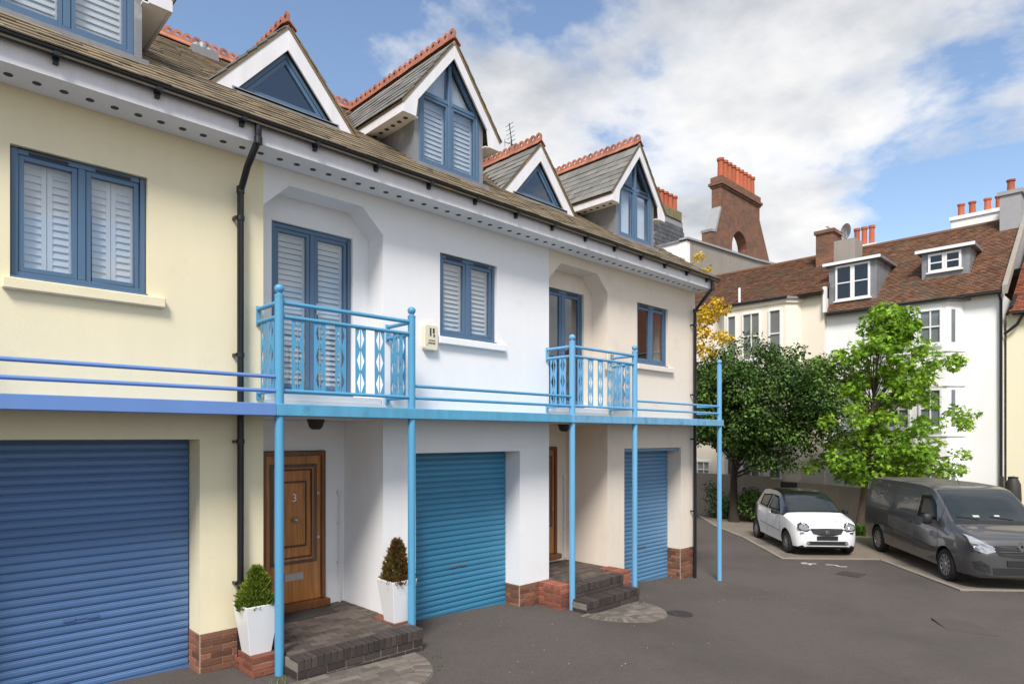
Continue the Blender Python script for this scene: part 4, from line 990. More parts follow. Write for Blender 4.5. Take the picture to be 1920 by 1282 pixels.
MB().box(32.3, 35.6, 14.0, 15.0, HZ, 15.9).build('wall', M['stone_grey'], K2)
mat('slate_hung', (0.115, 0.12, 0.13), 0.7, 0.3, 4, rnd=0.2)
me = MB().box(-0.14, 0.14, -0.012, 0.012, -0.14, 0.14).mesh('slate', M['slate_hung'])
for r in range(9):
    for k in range(11):
        inst('slate', me, (32.45+0.3*k+(0.15 if r % 2 else 0), 13.98-random.uniform(0, .006), 13.3+0.26*r), K2, (R(-3), 0, 0))
mat('mossy_render', (0.22, 0.19, 0.10), 0.9, 0.3, 3, streak=0.3)
cp = MB().box(32.25, 35.4, 13.94, 14.9, 15.902, 16.45).build('chimney', M['mossy_render'], K2)
for k in range(6): pot(cp, 32.6+0.50*k, 14.3, 16.452, 1.0, 0.20)

# --- boundary wall in front of the rear houses
mb = MB(); mb.prism([(-3.6, -0.75), (9.0, -0.75), (9.0, 1.08), (3.0, 1.07), (3.0, 0.98), (2.55, 0.97), (2.55, 0.60), (1.95, 0.60), (1.95, 0.92), (-0.5, 0.80), (-3.6, 0.66)], 'x', 23.0, 23.22)
W_ = mb.build('boundary_wall', M['boundary']); tag(W_, 'low buff rendered boundary wall behind the parked cars', 'wall')
MB().box(23.04, 23.20, 1.97, 2.53, 0.602, 0.90).build('notch_shade', M['iron'], W_)  # dark box set in the notch in place of its shaded gap
# furled dark parasol standing by the lemon house
P_ = empty('furled_parasol', (24.2, -3.95, -0.55)); tag(P_, 'dark grey furled parasol cover by the lemon house', 'parasol')
MB().lathe((24.2, -3.95, 0.15), [(0.05, 0), (0.17, 0.1), (0.21, 0.5), (0.19, 0.95), (0.12, 1.12), (0.13, 1.14), (0.13, 1.17), (0.02, 1.19)], 12).build('cover', M['iron'], P_, smooth=True)
MB().tube([(24.2, -3.95, -0.55), (24.2, -3.95, 0.2)], 0.03, 8).box(23.95, 24.45, -4.2, -3.7, -0.55, -0.49).build('pole', M['iron'], P_)
MB().box(24.17, 24.27, -3.72, -3.62, -0.5, 1.32).build('support_post', M['iron'], P_)

# ---------------------------------------------------------------- ironwork and marks on the asphalt
def at_ground(x): return gz(x)
D_ = empty('drain_grate', (15.45, -2.25, gz(15.45))); tag(D_, 'rusty square drain grate in the asphalt by the parking bays', 'drain')
mb = MB(); g0 = gz(15.45)+0.004; cx_, cy_ = 15.42, -2.24
mb.box(cx_-0.24, cx_+0.24, cy_-0.24, cy_+0.24, g0, g0+0.002); mb.build('pit_shade', M['dark_print'], D_)  # flat dark sheet stands for the shaded hole under the bars
mb = MB()
for k in range(8): mb.box(cx_-0.24, cx_+0.24, cy_-0.24+0.064*k, cy_-0.24+0.064*k+0.03, g0+0.003, g0+0.012)
mb.build('grate', M['iron_rust'], D_, kind='stuff')
mh = MB().prism([(12.42, -4.45), (12.58, -4.98), (11.98, -5.42), (11.80, -4.80)], 'z', gz(12.2)-0.02, gz(12.0)+0.012).build('manhole_cover', M['iron_rust']); tag(mh, 'rectangular reddish inspection cover in the open asphalt', 'manhole')
g_ = gz(9.1); mh2 = MB().lathe((9.1, -1.72, g_-0.02), [(0.21, 0), (0.21, 0.028), (0.19, 0.03)], 20).build('manhole_cover', M['iron']); tag(mh2, 'small round cover beside the half-round apron', 'manhole')
mb = MB(); g1 = -0.546
for (a, b) in (((15.95, -0.95), (16.05, -1.05)), ((15.85, -1.0), (16.1, -1.25)), ((15.98, -1.15), (15.85, -1.2)), ((16.15, -1.45), (16.25, -1.62)), ((16.25, -1.62), (16.15, -1.78)), ((16.15, -1.78), (16.25, -1.9))):
    a = Vector(a); b = Vector(b); d = (b-a).normalized(); n = Vector((-d.y, d.x))*0.03
    mb.add([(a.x+n.x, a.y+n.y, g1), (b.x+n.x, b.y+n.y, g1), (b.x-n.x, b.y-n.y, g1), (a.x-n.x, a.y-n.y, g1)], [(0, 1, 2, 3)])
tag(mb.build('road_marking', M['road_paint']), 'white painted scribble on the asphalt in front of the white car', 'road marking')
mb = MB(); rnd = random.Random(4)
for k in range(120):
    x = rnd.uniform(4.2, 13); y = -rnd.uniform(0.05, 1.0)**1.0*3.2+0.2
    if y > 0.02: continue
    s = rnd.uniform(0.005, 0.014); a = rnd.uniform(0, 3); z = gz(x)+0.012
    mb.add([(x+s*math.cos(a+k_*1.57)*(1 if k_ % 2 else .5), y+s*math.sin(a+k_*1.57)*(1 if k_ % 2 else .5), z+rnd.uniform(0, .004)) for k_ in range(4)], [(0, 1, 2, 3)])
tag(mb.build('fallen_petals', M['road_paint'], kind='stuff'), 'pale petals and grit scattered on the asphalt', 'debris')
# ---------------------------------------------------------------- parked vehicles
mat('car_white', (0.80, 0.81, 0.82), 0.28, 0.01, 1, coat=0.7)
mat('car_black', (0.012, 0.012, 0.013), 0.22, 0.02, 1, coat=0.6)
mat('van_grey', (0.085, 0.083, 0.087), 0.35, 0.05, 2, coat=0.8, metal=0.4)
mat('van_roof_dirt', (0.12, 0.105, 0.085), 0.6, 0.4, 3, stain=(0.05, 0.048, 0.045), stain_at=(0.45, 0.65), stain_scale=2)
mat('trim_black', (0.018, 0.018, 0.019), 0.55, 0.05, 5)
mat('tyre', (0.016, 0.016, 0.016), 0.85, 0.1, 20)
mat('rim', (0.42, 0.42, 0.44), 0.32, 0.05, metal=0.85)
mat('rim_dark', (0.06, 0.06, 0.065), 0.4, 0.05, metal=0.6)
mat('chrome', (0.75, 0.75, 0.77), 0.12, 0.02, metal=1.0)
mat('lamp_glass', (0.42, 0.44, 0.47), 0.12, 0.35, 25, spec=0.8, metal=0.5)
mat('paper', (0.5, 0.49, 0.46), 0.7, 0.0); mat('sticker_red', (0.7, 0.12, 0.10), 0.5, 0.0)

mat('glass_side', (0.010, 0.013, 0.014), 0.12, 0.3, 3, spec=0.12)
mat('lamp_grey', (0.22, 0.23, 0.25), 0.1, 0.4, 30, spec=0.8, coat=0.6)
mat('van_edge_highlight', (0.16, 0.16, 0.165), 0.3, 0.05, 2, metal=0.5)
mat('glass_auto', (0.014, 0.021, 0.024), 0.05, 0.3, 3, spec=0.55, coat=0.25)
def interp(P, x):
    """smooth monotone interpolation through control points"""
    if x <= P[0][0]: return P[0][1]
    if x >= P[-1][0]: return P[-1][1]
    n = len(P); d = [(P[i+1][1]-P[i][1])/(P[i+1][0]-P[i][0]) for i in range(n-1)]
    m = [d[0]] + [0 if d[i-1]*d[i] <= 0 else 2*d[i-1]*d[i]/(d[i-1]+d[i]) for i in range(1, n-1)] + [d[-1]]
    for i in range(n-1):
        if x <= P[i+1][0]:
            h = P[i+1][0]-P[i][0]; t = (x-P[i][0])/h
            return P[i][1]*(2*t**3-3*t*t+1)+h*m[i]*(t**3-2*t*t+t)+P[i+1][1]*(3*t*t-2*t**3)+h*m[i+1]*(t**3-t*t)

class Car:
    def __init__(s, name, loc, rz, spec, label, cat):
        s.sp = spec; s.root = empty(name, loc, rz); tag(s.root, label, cat); s.x0 = spec['axle']
    def half(s, x):
        g = lambda k: interp(s.sp[k], x)
        zb, zt, W, wt, be = g('zb'), g('zt'), g('W'), g('wt'), g('belt')
        be = min(be, zt-0.07); zm = zb+(be-zb)*0.5; wt = min(wt, W-0.02)
        top = zt-0.035 if zt-be > 0.12 else zt-0.025
        return [(0, zb), (W*0.84, zb), (W*0.955, zb+0.05), (W*0.985, zb+(be-zb)*0.25), (W, zm), (W*0.995, zb+(be-zb)*0.8), (W*0.972, be),
                (W*0.972+(wt-W*0.972)*0.33, be+(top-be)*0.36), (W*0.972+(wt-W*0.972)*0.68, be+(top-be)*0.70), (wt, top), (wt*0.90, zt-0.012), (wt*0.55, zt-0.002), (0, zt)]
    def side_y(s, x, z):
        h = s.half(x)
        for (a, b) in zip(h[1:10], h[2:10]):
            if a[1] <= z <= b[1]: return a[0]+(b[0]-a[0])*(z-a[1])/max(1e-6, b[1]-a[1])
        return h[9][0] if z > h[9][1] else h[1][0]
    def front_x(s, y, z):
        x = 0.0
        while x < 1.2:
            h = s.half(x)
            if h[0][1] <= z <= h[-1][1]:
                if z <= h[9][1]: ok = s.side_y(x, z) >= abs(y)
                else: ok = True
                if ok and z <= interp([(p[0], p[1]) for p in sorted(h[9:])], abs(y)) if abs(y) <= h[9][0] else ok: return x
            x += 0.01
        return x
    def lb(s, mb, name, m, parent=None, smooth=False, bevel=0.0):
        par = parent or s.root; a = np.array(mb.v); lo = a.min(0); hi = a.max(0)
        sh = [(p[0]-s.x0, p[1], p[2]) for p in mb.v]; mb.v = sh
        org = ((lo[0]+hi[0])/2-s.x0, (lo[1]+hi[1])/2, lo[2])
        me = mb.mesh(name, M[m], smooth, bevel, org, 35)
        o = bpy.data.objects.new(name, me); col.objects.link(o); o.location = org
        o.parent = par; o.matrix_parent_inverse = wm(par).inverted() @ wm(s.root); return o
    def shell(s, split):
        """lofted body with wheel arches cut out; split(x, z, |y|) names the part of each face"""
        sp = s.sp; L = sp['L']; xs = sorted(set([0, 0.012, 0.03, 0.055, 0.085, 0.12, 0.16, 0.21] + [round(0.27+0.06*k, 3) for k in range(int((L-0.45)/0.06))] + [L-0.16, L-0.11, L-0.07, L-0.04, L-0.018, L]))
        rings = []
        for x in xs:
            h = s.half(x); rings.append([(x, p[0], p[1]) for p in h] + [(x, -p[0], p[1]) for p in h[-2:0:-1]])
        n = len(rings[0]); v = [p for r in rings for p in r]
        f = [(i*n+k, i*n+(k+1) % n, (i+1)*n+(k+1) % n, (i+1)*n+k) for i in range(len(xs)-1) for k in range(n)] + [tuple(range(n))[::-1], tuple((len(xs)-1)*n+k for k in range(n))]
        body = bpy.data.objects.new('tmp_body', MB().add(v, f).mesh('tmp', None)); col.objects.link(body)
        mb = MB(); ra = sp['tyre']+0.055
        for ax in (sp['axle'], sp['axle']+sp['base']):
            for sd_ in (-1, 1):
                W = interp(sp['W'], ax); a, b = sorted((sd_*(W-0.27), sd_*(W+0.2)))
                mb.lathe((ax, 0, sp['tyre']+0.01), [(ra, a), (ra, b)], 36, 'y')
        cut = bpy.data.objects.new('tmp_cut', mb.mesh('tmpc', None)); col.objects.link(cut)
        bo = body.modifiers.new('b', 'BOOLEAN'); bo.operation = 'DIFFERENCE'; bo.object = cut; bo.solver = 'EXACT'
        dg = bpy.context.evaluated_depsgraph_get(); me = bpy.data.meshes.new_from_object(body.evaluated_get(dg))
        bpy.data.objects.remove(body); bpy.data.objects.remove(cut)
        groups = {}
        for p in me.polygons:
            c_ = p.center; k = split(c_.x, c_.z, abs(c_.y))
            for ax in (sp['axle'], sp['axle']+sp['base']):
                if math.hypot(c_.x-ax, c_.z-sp['tyre']-0.01) < ra+0.003 and c_.z > 0.16: k = ('wheel_arch', 'trim_black')
            groups.setdefault(k, []).append([tuple(me.vertices[i].co) for i in p.vertices])
        out = {}
        for (nm, m), polys in groups.items():
            mb = MB(); idx = {}
            for poly in polys:
                ids = []
                for q in poly:
                    key = (round(q[0], 5), round(q[1], 5), round(q[2], 5))
                    if key not in idx: idx[key] = len(mb.v); mb.v.append(key)
                    ids.append(idx[key])
                mb.f.append(tuple(ids))
            o = s.lb(mb, nm, m, None, True); out[nm] = o
        return out
    def side_patch(s, name, pts, m, parent, off=0.006, both=True):
        for sg in ((1, -1) if both else (1,)):
            n = len(pts); cx = sum(p[0] for p in pts)/n; cz = sum(p[1] for p in pts)/n; dense = []
            for i in range(n):
                a, b = pts[i], pts[(i+1) % n]
                for k in range(4): dense.append((a[0]+(b[0]-a[0])*k/4, a[1]+(b[1]-a[1])*k/4))
            rings = []
            for q in (1.0, 0.66, 0.33):
                rings.append([(cx+(x-cx)*q, cz+(z-cz)*q) for x, z in dense])
            nd = len(dense); v = [(x, sg*(s.side_y(x, z)+off), z) for r in rings for x, z in r] + [(cx, sg*(s.side_y(cx, cz)+off), cz)]
            f = [(r*nd+i, r*nd+(i+1) % nd, (r+1)*nd+(i+1) % nd, (r+1)*nd+i) for r in range(2) for i in range(nd)] + [(2*nd+i, 2*nd+(i+1) % nd, 3*nd) for i in range(nd)]
            mb = MB(); mb.add(v, f); o = s.lb(mb, name, m, parent, True)
            o.modifiers.new('thick', 'SOLIDIFY').thickness = 0.008
    def front_patch(s, name, pts, m, parent, off=0.012, bevel=0.0, mirror=False):
        for sg in ((1, -1) if mirror else (1,)):
            n = len(pts); cy = sum(p[0] for p in pts)/n; cz = sum(p[1] for p in pts)/n; dense = []
            for i in range(n):
                a, b = pts[i], pts[(i+1) % n]
                for k in range(3): dense.append((a[0]+(b[0]-a[0])*k/3, a[1]+(b[1]-a[1])*k/3))
            nd = len(dense); rings = [[(cy+(y-cy)*q, cz+(z-cz)*q) for y, z in dense] for q in (1.0, 0.6, 0.3)]
            v = [(s.front_x(y, z)-off, sg*y, z) for r in rings for y, z in r] + [(s.front_x(cy, cz)-off, sg*cy, cz)]
            f = [(r*nd+i, r*nd+(i+1) % nd, (r+1)*nd+(i+1) % nd, (r+1)*nd+i) for r in range(2) for i in range(nd)] + [(2*nd+i, 2*nd+(i+1) % nd, 3*nd) for i in range(nd)]
            b = len(v); v += [(s.front_x(y, z)+0.05, sg*y, z) for y, z in dense]; f += [(i, (i+1) % nd, b+(i+1) % nd, b+i) for i in range(nd)]
            mb = MB(); mb.add(v, f); o = s.lb(mb, name, m, parent, True)
    def screen(s, name, xa, xb, m, parent, k=0.93, off=0.006):
        """curved windscreen lying on the raked front of the cabin"""
        v = []; nx, ny = 10, 12
        for i in range(nx+1):
            x = xa+(xb-xa)*i/nx; h = s.half(x); w = h[9][0]*k
            tp = sorted((p[0], p[1]) for p in h[9:])
            for j in range(ny+1):
                y = -w+2*w*j/ny; v.append((x-off*0.8, y, interp(tp, abs(y))+off))
        f = [(i*(ny+1)+j, (i+1)*(ny+1)+j, (i+1)*(ny+1)+j+1, i*(ny+1)+j+1) for i in range(nx) for j in range(ny)]
        mb = MB(); mb.add(v, f); o = s.lb(mb, name, m, parent, True); return o
    def wheels(s, rim, spokes, track):
        sp = s.sp; r = sp['tyre']
        for ax in (sp['axle'], sp['axle']+sp['base']):
            for sg in (1, -1):
                yo = sg*track; w = 0.19
                def pr(P): return [(a, sg*b) for a, b in P]
                o = s.lb(MB().lathe((ax, yo, r), pr([(r*0.66, -w), (r*0.93, -w), (r, -w+0.03), (r, -0.03), (r*0.94, 0), (r*0.68, 0.0), (r*0.64, -0.02)]), 30, 'y'), 'wheel', 'tyre', None, True)
                mb = MB().lathe((ax, yo, r), pr([(r*0.66, -0.03), (r*0.66, -0.006), (r*0.60, -0.006), (r*0.58, -0.06), (0.02, -0.06)]), 26, 'y'); s.lb(mb, 'rim', rim, o, True)
                mb = MB()
                for k in range(spokes):
                    a = 2*math.pi*k/spokes; d = Vector((math.cos(a), 0, math.sin(a))); t = Vector((-math.sin(a), 0, math.cos(a))); c_ = Vector((ax, yo, r))
                    w0, w1 = r*0.10, r*0.075
                    y0_, y1_ = -sg*0.012, -sg*0.05
                    pts = [c_+d*r*0.1-t*w0, c_+d*r*0.1+t*w0, c_+d*r*0.61+t*w1, c_+d*r*0.61-t*w1]
                    v = [(p.x, p.y+y0_, p.z) for p in pts] + [(p.x, p.y+y1_, p.z) for p in pts]
                    mb.add(v, [(0, 1, 2, 3), (7, 6, 5, 4), (0, 4, 5, 1), (1, 5, 6, 2), (2, 6, 7, 3), (3, 7, 4, 0)])
                mb.lathe((ax, yo, r), pr([(r*0.17, -0.05), (r*0.17, -0.012), (r*0.10, -0.004)]), 14, 'y')
                s.lb(mb, 'spokes', rim if rim != 'rim_dark' else 'rim', o)
    def mirror(s, x, z, w=0.16, h=0.13, y=None, m='trim_black'):
        for sg in (1, -1):
            yb = s.side_y(x, z); yc = yb+0.06+w/2
            mb = MB(); n = 10; prof = [(0.0, 0.55), (0.03, 0.9), (0.07, 1.0), (0.12, 0.85), (0.14, 0.5)]
            v = []
            for (dx, q) in prof:
                for k in range(n):
                    a = 2*math.pi*k/n; ca, sa = math.cos(a), math.sin(a)
                    v.append((x-0.04+dx, sg*(yc+w/2*q*math.copysign(abs(ca)**0.6, ca)), z+0.05+h/2*q*math.copysign(abs(sa)**0.6, sa)))
            f = [(i*n+k, i*n+(k+1) % n, (i+1)*n+(k+1) % n, (i+1)*n+k) for i in range(4) for k in range(n)] + [tuple(range(n))[::-1], tuple(4*n+k for k in range(n))]
            mb.add(v, f); a, b = sorted((sg*(yb-0.02), sg*(yc-w*0.2))); mb.box(x+0.0, x+0.07, a, b, z-0.03, z+0.03)
            s.lb(mb, 'wing_mirror', m, None, True)

HEAD = math.atan2(0.6, 0.8)
# --- small white city car
sp = dict(L=3.495, axle=0.60, base=2.494, tyre=0.295,
    zt=[(0, 0.60), (0.03, 0.72), (0.08, 0.80), (0.2, 0.875), (0.45, 0.95), (0.78, 1.03), (1.0, 1.17), (1.28, 1.36), (1.55, 1.49), (1.9, 1.55), (2.4, 1.56), (2.9, 1.53), (3.15, 1.46), (3.33, 1.22), (3.44, 0.98), (3.495, 0.80)],
    zb=[(0, 0.27), (0.1, 0.2), (0.5, 0.19), (3.0, 0.2), (3.35, 0.27), (3.495, 0.38)],
    W=[(0, 0.56), (0.04, 0.66), (0.12, 0.75), (0.3, 0.81), (0.6, 0.835), (2.9, 0.835), (3.2, 0.81), (3.4, 0.74), (3.495, 0.62)],
    wt=[(0, 0.44), (0.1, 0.60), (0.3, 0.68), (0.78, 0.72), (1.1, 0.67), (1.55, 0.605), (1.9, 0.58), (2.9, 0.56), (3.2, 0.57), (3.4, 0.6), (3.495, 0.5)],
    belt=[(0, 0.78), (0.8, 0.95), (2.0, 0.99), (3.495, 1.06)])
cw_ = Car('parked_car', (17.57, -0.74, -0.535), R(42), sp, 'small white hatchback with black roof parked beside the van', 'car')
def split(x, z, y):
    be = interp(sp['belt'], x)
    if x > 1.62 and z > be+0.45 and y < 0.55: return ('roof', 'car_black')
    if x > 0.80 and z > be+0.005: return ('cabin', 'car_black')
    if x > 2.92 and z > 0.3: return ('rear_quarter', 'car_black')
    if z < 0.265: return ('sill', 'trim_black')
    return ('body', 'car_white')
pa = cw_.shell(split); bd = pa['body']; pa_c = pa
cw_.screen('windscreen', 0.86, 1.50, 'glass_auto', pa['cabin'], 0.92)
cw_.side_patch('side_window', [(1.12, 1.02), (2.02, 1.03), (2.02, 1.42), (1.62, 1.40)], 'glass_side', pa['cabin'])
cw_.side_patch('side_window', [(2.10, 1.03), (2.78, 1.07), (2.86, 1.36), (2.10, 1.42)], 'glass_side', pa['cabin'])
cw_.front_patch('headlamp', [(0.40, 0.69), (0.48, 0.64), (0.64, 0.65), (0.72, 0.72), (0.70, 0.81), (0.58, 0.865), (0.45, 0.82)], 'car_black', bd, 0.008, mirror=True)
cw_.front_patch('headlamp_lens', [(0.44, 0.70), (0.51, 0.668), (0.63, 0.68), (0.69, 0.73), (0.67, 0.79), (0.57, 0.83), (0.48, 0.79)], 'lamp_grey', bd, 0.016, mirror=True)
cw_.front_patch('grille', [(-0.41, 0.69), (-0.35, 0.59), (-0.17, 0.545), (0, 0.535), (0.17, 0.545), (0.35, 0.59), (0.41, 0.69), (0.39, 0.715), (0, 0.725), (-0.39, 0.715)], 'trim_black', bd, 0.014)
cw_.front_patch('number_plate', [(-0.26, 0.43), (0.26, 0.43), (0.26, 0.53), (-0.26, 0.53)], 'trim_black', bd, 0.022)
cw_.front_patch('lower_intake', [(-0.52, 0.33), (-0.46, 0.30), (0.46, 0.30), (0.52, 0.33), (0.50, 0.385), (0.44, 0.395), (-0.44, 0.395), (-0.50, 0.385)], 'trim_black', bd, 0.012)
cw_.front_patch('fog_lamp', [(0.44, 0.325), (0.50, 0.32), (0.52, 0.35), (0.50, 0.38), (0.44, 0.375)], 'lamp_glass', bd, 0.018, mirror=True)
cw_.front_patch('indicator', [(0.56, 0.60), (0.66, 0.60), (0.66, 0.63), (0.56, 0.63)], 'chrome', bd, 0.008, mirror=True)
fx = cw_.front_x(0, 0.62)-0.02
mb = MB(); n = 20
v = [(fx-0.008*(k % 2), (0.05 if k < n else 0.03)*math.cos(0.5+5.3*(k % n)/(n-1)), 0.625+(0.05 if k < n else 0.03)*math.sin(0.5+5.3*(k % n)/(n-1))) for k in range(2*n)]
mb.add([(fx, p[1], p[2]) for p in v], [(k, k+1, n+k+1, n+k) for k in range(n-1)]); mb.add([(fx-0.004, 0.0, 0.655), (fx-0.004, 0.062, 0.625), (fx-0.004, 0.0, 0.595)], [(0, 1, 2)])
o = cw_.lb(mb, 'emblem', 'chrome', bd); o.modifiers.new('thick', 'SOLIDIFY').thickness = 0.012
cw_.front_patch('learner_sticker', [(-0.36, 0.86), (-0.26, 0.86), (-0.26, 0.90), (-0.36, 0.90)], 'paper', bd, 0.006)
cw_.wheels('rim_dark', 8, 0.825); cw_.mirror(1.12, 0.98)
mb = MB()
for x in (1.55, 2.45): yy = cw_.side_y(x+0.25, 0.9); mb.box(x+0.2, x+0.36, yy+0.003, yy+0.022, 0.90, 0.925)
cw_.lb(mb, 'door_handle', 'car_white', bd, bevel=0.006)
for x in (1.02, 2.06, 2.86):                                                       # door shut lines
    v = [(x+dx+0.25*max(0, 0.5-z) * (1 if x > 2.5 else 0), cw_.side_y(x, z)+0.002, z) for z in [0.30+0.06*k for k in range(12)] for dx in (-0.005, 0.005)]
    mb = MB(); mb.add(v, [(2*k, 2*k+1, 2*k+3, 2*k+2) for k in range(11)]); cw_.lb(mb, 'door_seam', 'trim_black', bd)

# --- dark grey panel van
vp = dict(L=5.40, axle=0.93, base=3.498, tyre=0.335,
    zt=[(0, 0.70), (0.02, 0.86), (0.06, 0.98), (0.14, 1.05), (0.4, 1.14), (0.80, 1.24), (1.0, 1.36), (1.3, 1.58), (1.6, 1.79), (1.85, 1.91), (2.2, 1.955), (3.0, 1.97), (5.0, 1.95), (5.3, 1.92), (5.37, 1.86), (5.40, 1.80)],
    zb=[(0, 0.30), (0.1, 0.24), (0.5, 0.22), (4.9, 0.24), (5.3, 0.30), (5.40, 0.36)],
    W=[(0, 0.66), (0.04, 0.76), (0.12, 0.85), (0.3, 0.92), (0.6, 0.955), (1.0, 0.968), (5.0, 0.965), (5.3, 0.95), (5.40, 0.92)],
    wt=[(0, 0.56), (0.12, 0.74), (0.4, 0.82), (0.8, 0.85), (1.2, 0.82), (1.6, 0.79), (1.9, 0.775), (2.5, 0.77), (5.0, 0.77), (5.40, 0.74)],
    belt=[(0, 0.95), (0.8, 1.12), (1.5, 1.16), (5.4, 1.18)])
vn = Car('parked_van', (16.74, -4.63, -0.535), HEAD, vp, 'dark grey panel van with dusty roof parked at the right edge', 'van')
def split(x, z, y):
    if x > 2.0 and z > 1.90 and y < 0.78: return ('roof', 'van_roof_dirt')
    if z < 0.33 and x > 0.5: return ('sill', 'trim_black')
    return ('body', 'van_grey')
pa = vn.shell(split); bd = pa['body']
vn.screen('windscreen', 0.88, 1.76, 'glass_auto', bd, 0.93)
vn.screen('scuttle', 0.78, 0.875, 'trim_black', bd, 0.95)
vn.side_patch('side_window', [(1.32, 1.22), (2.22, 1.22), (2.22, 1.72), (1.78, 1.74), (1.52, 1.56)], 'glass_side', bd)
vn.front_patch('headlamp', [(0.46, 0.78), (0.62, 0.73), (0.82, 0.80), (0.91, 0.95), (0.93, 1.10), (0.82, 1.06), (0.66, 0.95), (0.48, 0.87)], 'lamp_glass', bd, 0.010, mirror=True)
vn.front_patch('grille', [(-0.52, 0.86), (-0.40, 0.70), (0, 0.66), (0.40, 0.70), (0.52, 0.86), (0.44, 0.90), (0, 0.91), (-0.44, 0.90)], 'trim_black', bd, 0.012)
for k, z in enumerate((0.72, 0.77, 0.82)):
    vn.front_patch('grille_bar', [(-0.36-0.03*k, z), (0.36+0.03*k, z), (0.37+0.03*k, z+0.018), (-0.37-0.03*k, z+0.018)], 'van_grey', bd, 0.020)
fx = vn.front_x(0, 0.86)-0.03
mb = MB(); dm = [(0, 0.10), (0.075, 0), (0, -0.10), (-0.075, 0)]; q = [(0, 0.05), (0.033, 0), (0, -0.05), (-0.033, 0)]
v = [(fx, p[0], 0.88+p[1]) for p in dm+q] + [(fx+0.03, p[0], 0.88+p[1]) for p in dm+q]
mb.add(v, [(i, (i+1) % 4, 4+(i+1) % 4, 4+i) for i in range(4)] + [(i, 8+i, 8+(i+1) % 4, (i+1) % 4) for i in range(4)] + [(4+i, 4+(i+1) % 4, 12+(i+1) % 4, 12+i) for i in range(4)])
vn.lb(mb, 'emblem', 'chrome', bd)
vn.front_patch('number_plate', [(-0.26, 0.50), (0.26, 0.50), (0.26, 0.61), (-0.26, 0.61)], 'trim_black', bd, 0.024)
vn.front_patch('lower_intake', [(-0.50, 0.33), (0.50, 0.33), (0.52, 0.46), (-0.52, 0.46)], 'trim_black', bd, 0.012)
vn.front_patch('fog_recess', [(0.56, 0.36), (0.80, 0.40), (0.84, 0.56), (0.72, 0.60), (0.58, 0.50)], 'trim_black', bd, 0.010, mirror=True)
vn.wheels('rim', 10, 0.955); vn.mirror(1.36, 1.20, 0.20, 0.24)
for x in (1.22, 2.32, 3.55):
    v = [(x+dx, vn.side_y(x, z)+0.002, z) for z in [0.36+0.09*k for k in range(17)] for dx in (-0.006, 0.006)]
    mb = MB(); mb.add(v, [(2*k, 2*k+1, 2*k+3, 2*k+2) for k in range(16)]); vn.lb(mb, 'door_seam', 'trim_black', bd)
mb = MB(); v = [(x, vn.side_y(x, z_)+0.008, z_) for x in [2.4+0.2*k for k in range(15)] for z_ in (1.175, 1.20)]
mb.add(v, [(2*k, 2*k+1, 2*k+3, 2*k+2) for k in range(14)]); vn.lb(mb, 'waist_moulding', 'van_grey', bd)
def line(car, pts, w, m, name, par, off=0.004):
    v = []
    for i, (x, z) in enumerate(pts):
        a = Vector(pts[max(0, i-1)]); b = Vector(pts[min(len(pts)-1, i+1)]); d = (b-a).normalized(); n = Vector((-d.y, d.x))*w
        for s_ in (-1, 1): v.append((x+s_*n.x, car.side_y(x, z+s_*n.y)+off, z+s_*n.y))
    mb = MB(); mb.add(v, [(2*k, 2*k+1, 2*k+3, 2*k+2) for k in range(len(pts)-1)]); return car.lb(mb, name, m, par)
def rounded(x0, x1, z0, z1, r):
    P = []
    for cx, cz, a0 in ((x1-r, z1-r, 0), (x0+r, z1-r, 90), (x0+r, z0+r, 180), (x1-r, z0+r, 270)):
        P += [(cx+r*math.cos(R(a0+30*k)), cz+r*math.sin(R(a0+30*k))) for k in range(4)]
    return P+[P[0]]
line(vn, rounded(2.42, 3.48, 1.24, 1.80, 0.08), 0.006, 'van_edge_highlight', 'pressing_highlight', bd)  # paler outlines paint in the highlight along the edges of the pressed panels
line(vn, rounded(3.64, 5.18, 1.24, 1.80, 0.12), 0.006, 'van_edge_highlight', 'pressing_highlight', bd)
line(vn, [(1.35+0.2*k, 0.62+0.012*k) for k in range(18)], 0.012, 'trim_black', 'crease_shade', bd, 0.003)  # black lines on both smooth bodies paint in the shade of a crease
line(cw_, [(1.0+0.15*k, 0.52+0.006*k) for k in range(12)], 0.008, 'trim_black', 'crease_shade', pa_c['body'], 0.002)
for yy in (-0.35, 0.30):
    pts = [(0.90+0.02*k, yy+0.10*k, interp(sorted((p[0], p[1]) for p in vn.half(0.90+0.02*k)[9:]), abs(yy+0.10*k))+0.02) for k in range(5)]
    vn.lb(MB().tube(pts, 0.010, 5), 'wiper', 'trim_black', bd)
for (x, y, w_, d_) in ((0.98, 0.25, 0.05, 0.12), (1.0, -0.15, 0.04, 0.10)):
    tp = lambda xx, yy: interp(sorted((p[0], p[1]) for p in vn.half(xx)[9:]), abs(yy))+0.0075
    v = [(xx-0.006, yy, tp(xx, yy)) for xx, yy in ((x, y), (x+w_, y), (x+w_, y+d_), (x, y+d_))]
    vn.lb(MB().add(v, [(0, 1, 2, 3)]), 'paper_on_dashboard', 'paper', bd)
mb = MB()
for x in (2.05, 2.45): yy = vn.side_y(x, 1.05); mb.box(x, x+0.16, yy+0.002, yy+0.03, 1.03, 1.065)
vn.lb(mb, 'door_handle', 'trim_black', bd, bevel=0.008)
vn.lb(MB().tube([(2.3, 0.0, 1.96), (2.42, 0.0, 2.12)], 0.008, 6), 'aerial', 'trim_black', bd)
# things seen through the glass: seats, steering wheel
for c_, zs, xx in ((cw_, 0.95, 1.75), (vn, 1.25, 1.95)):
    pass
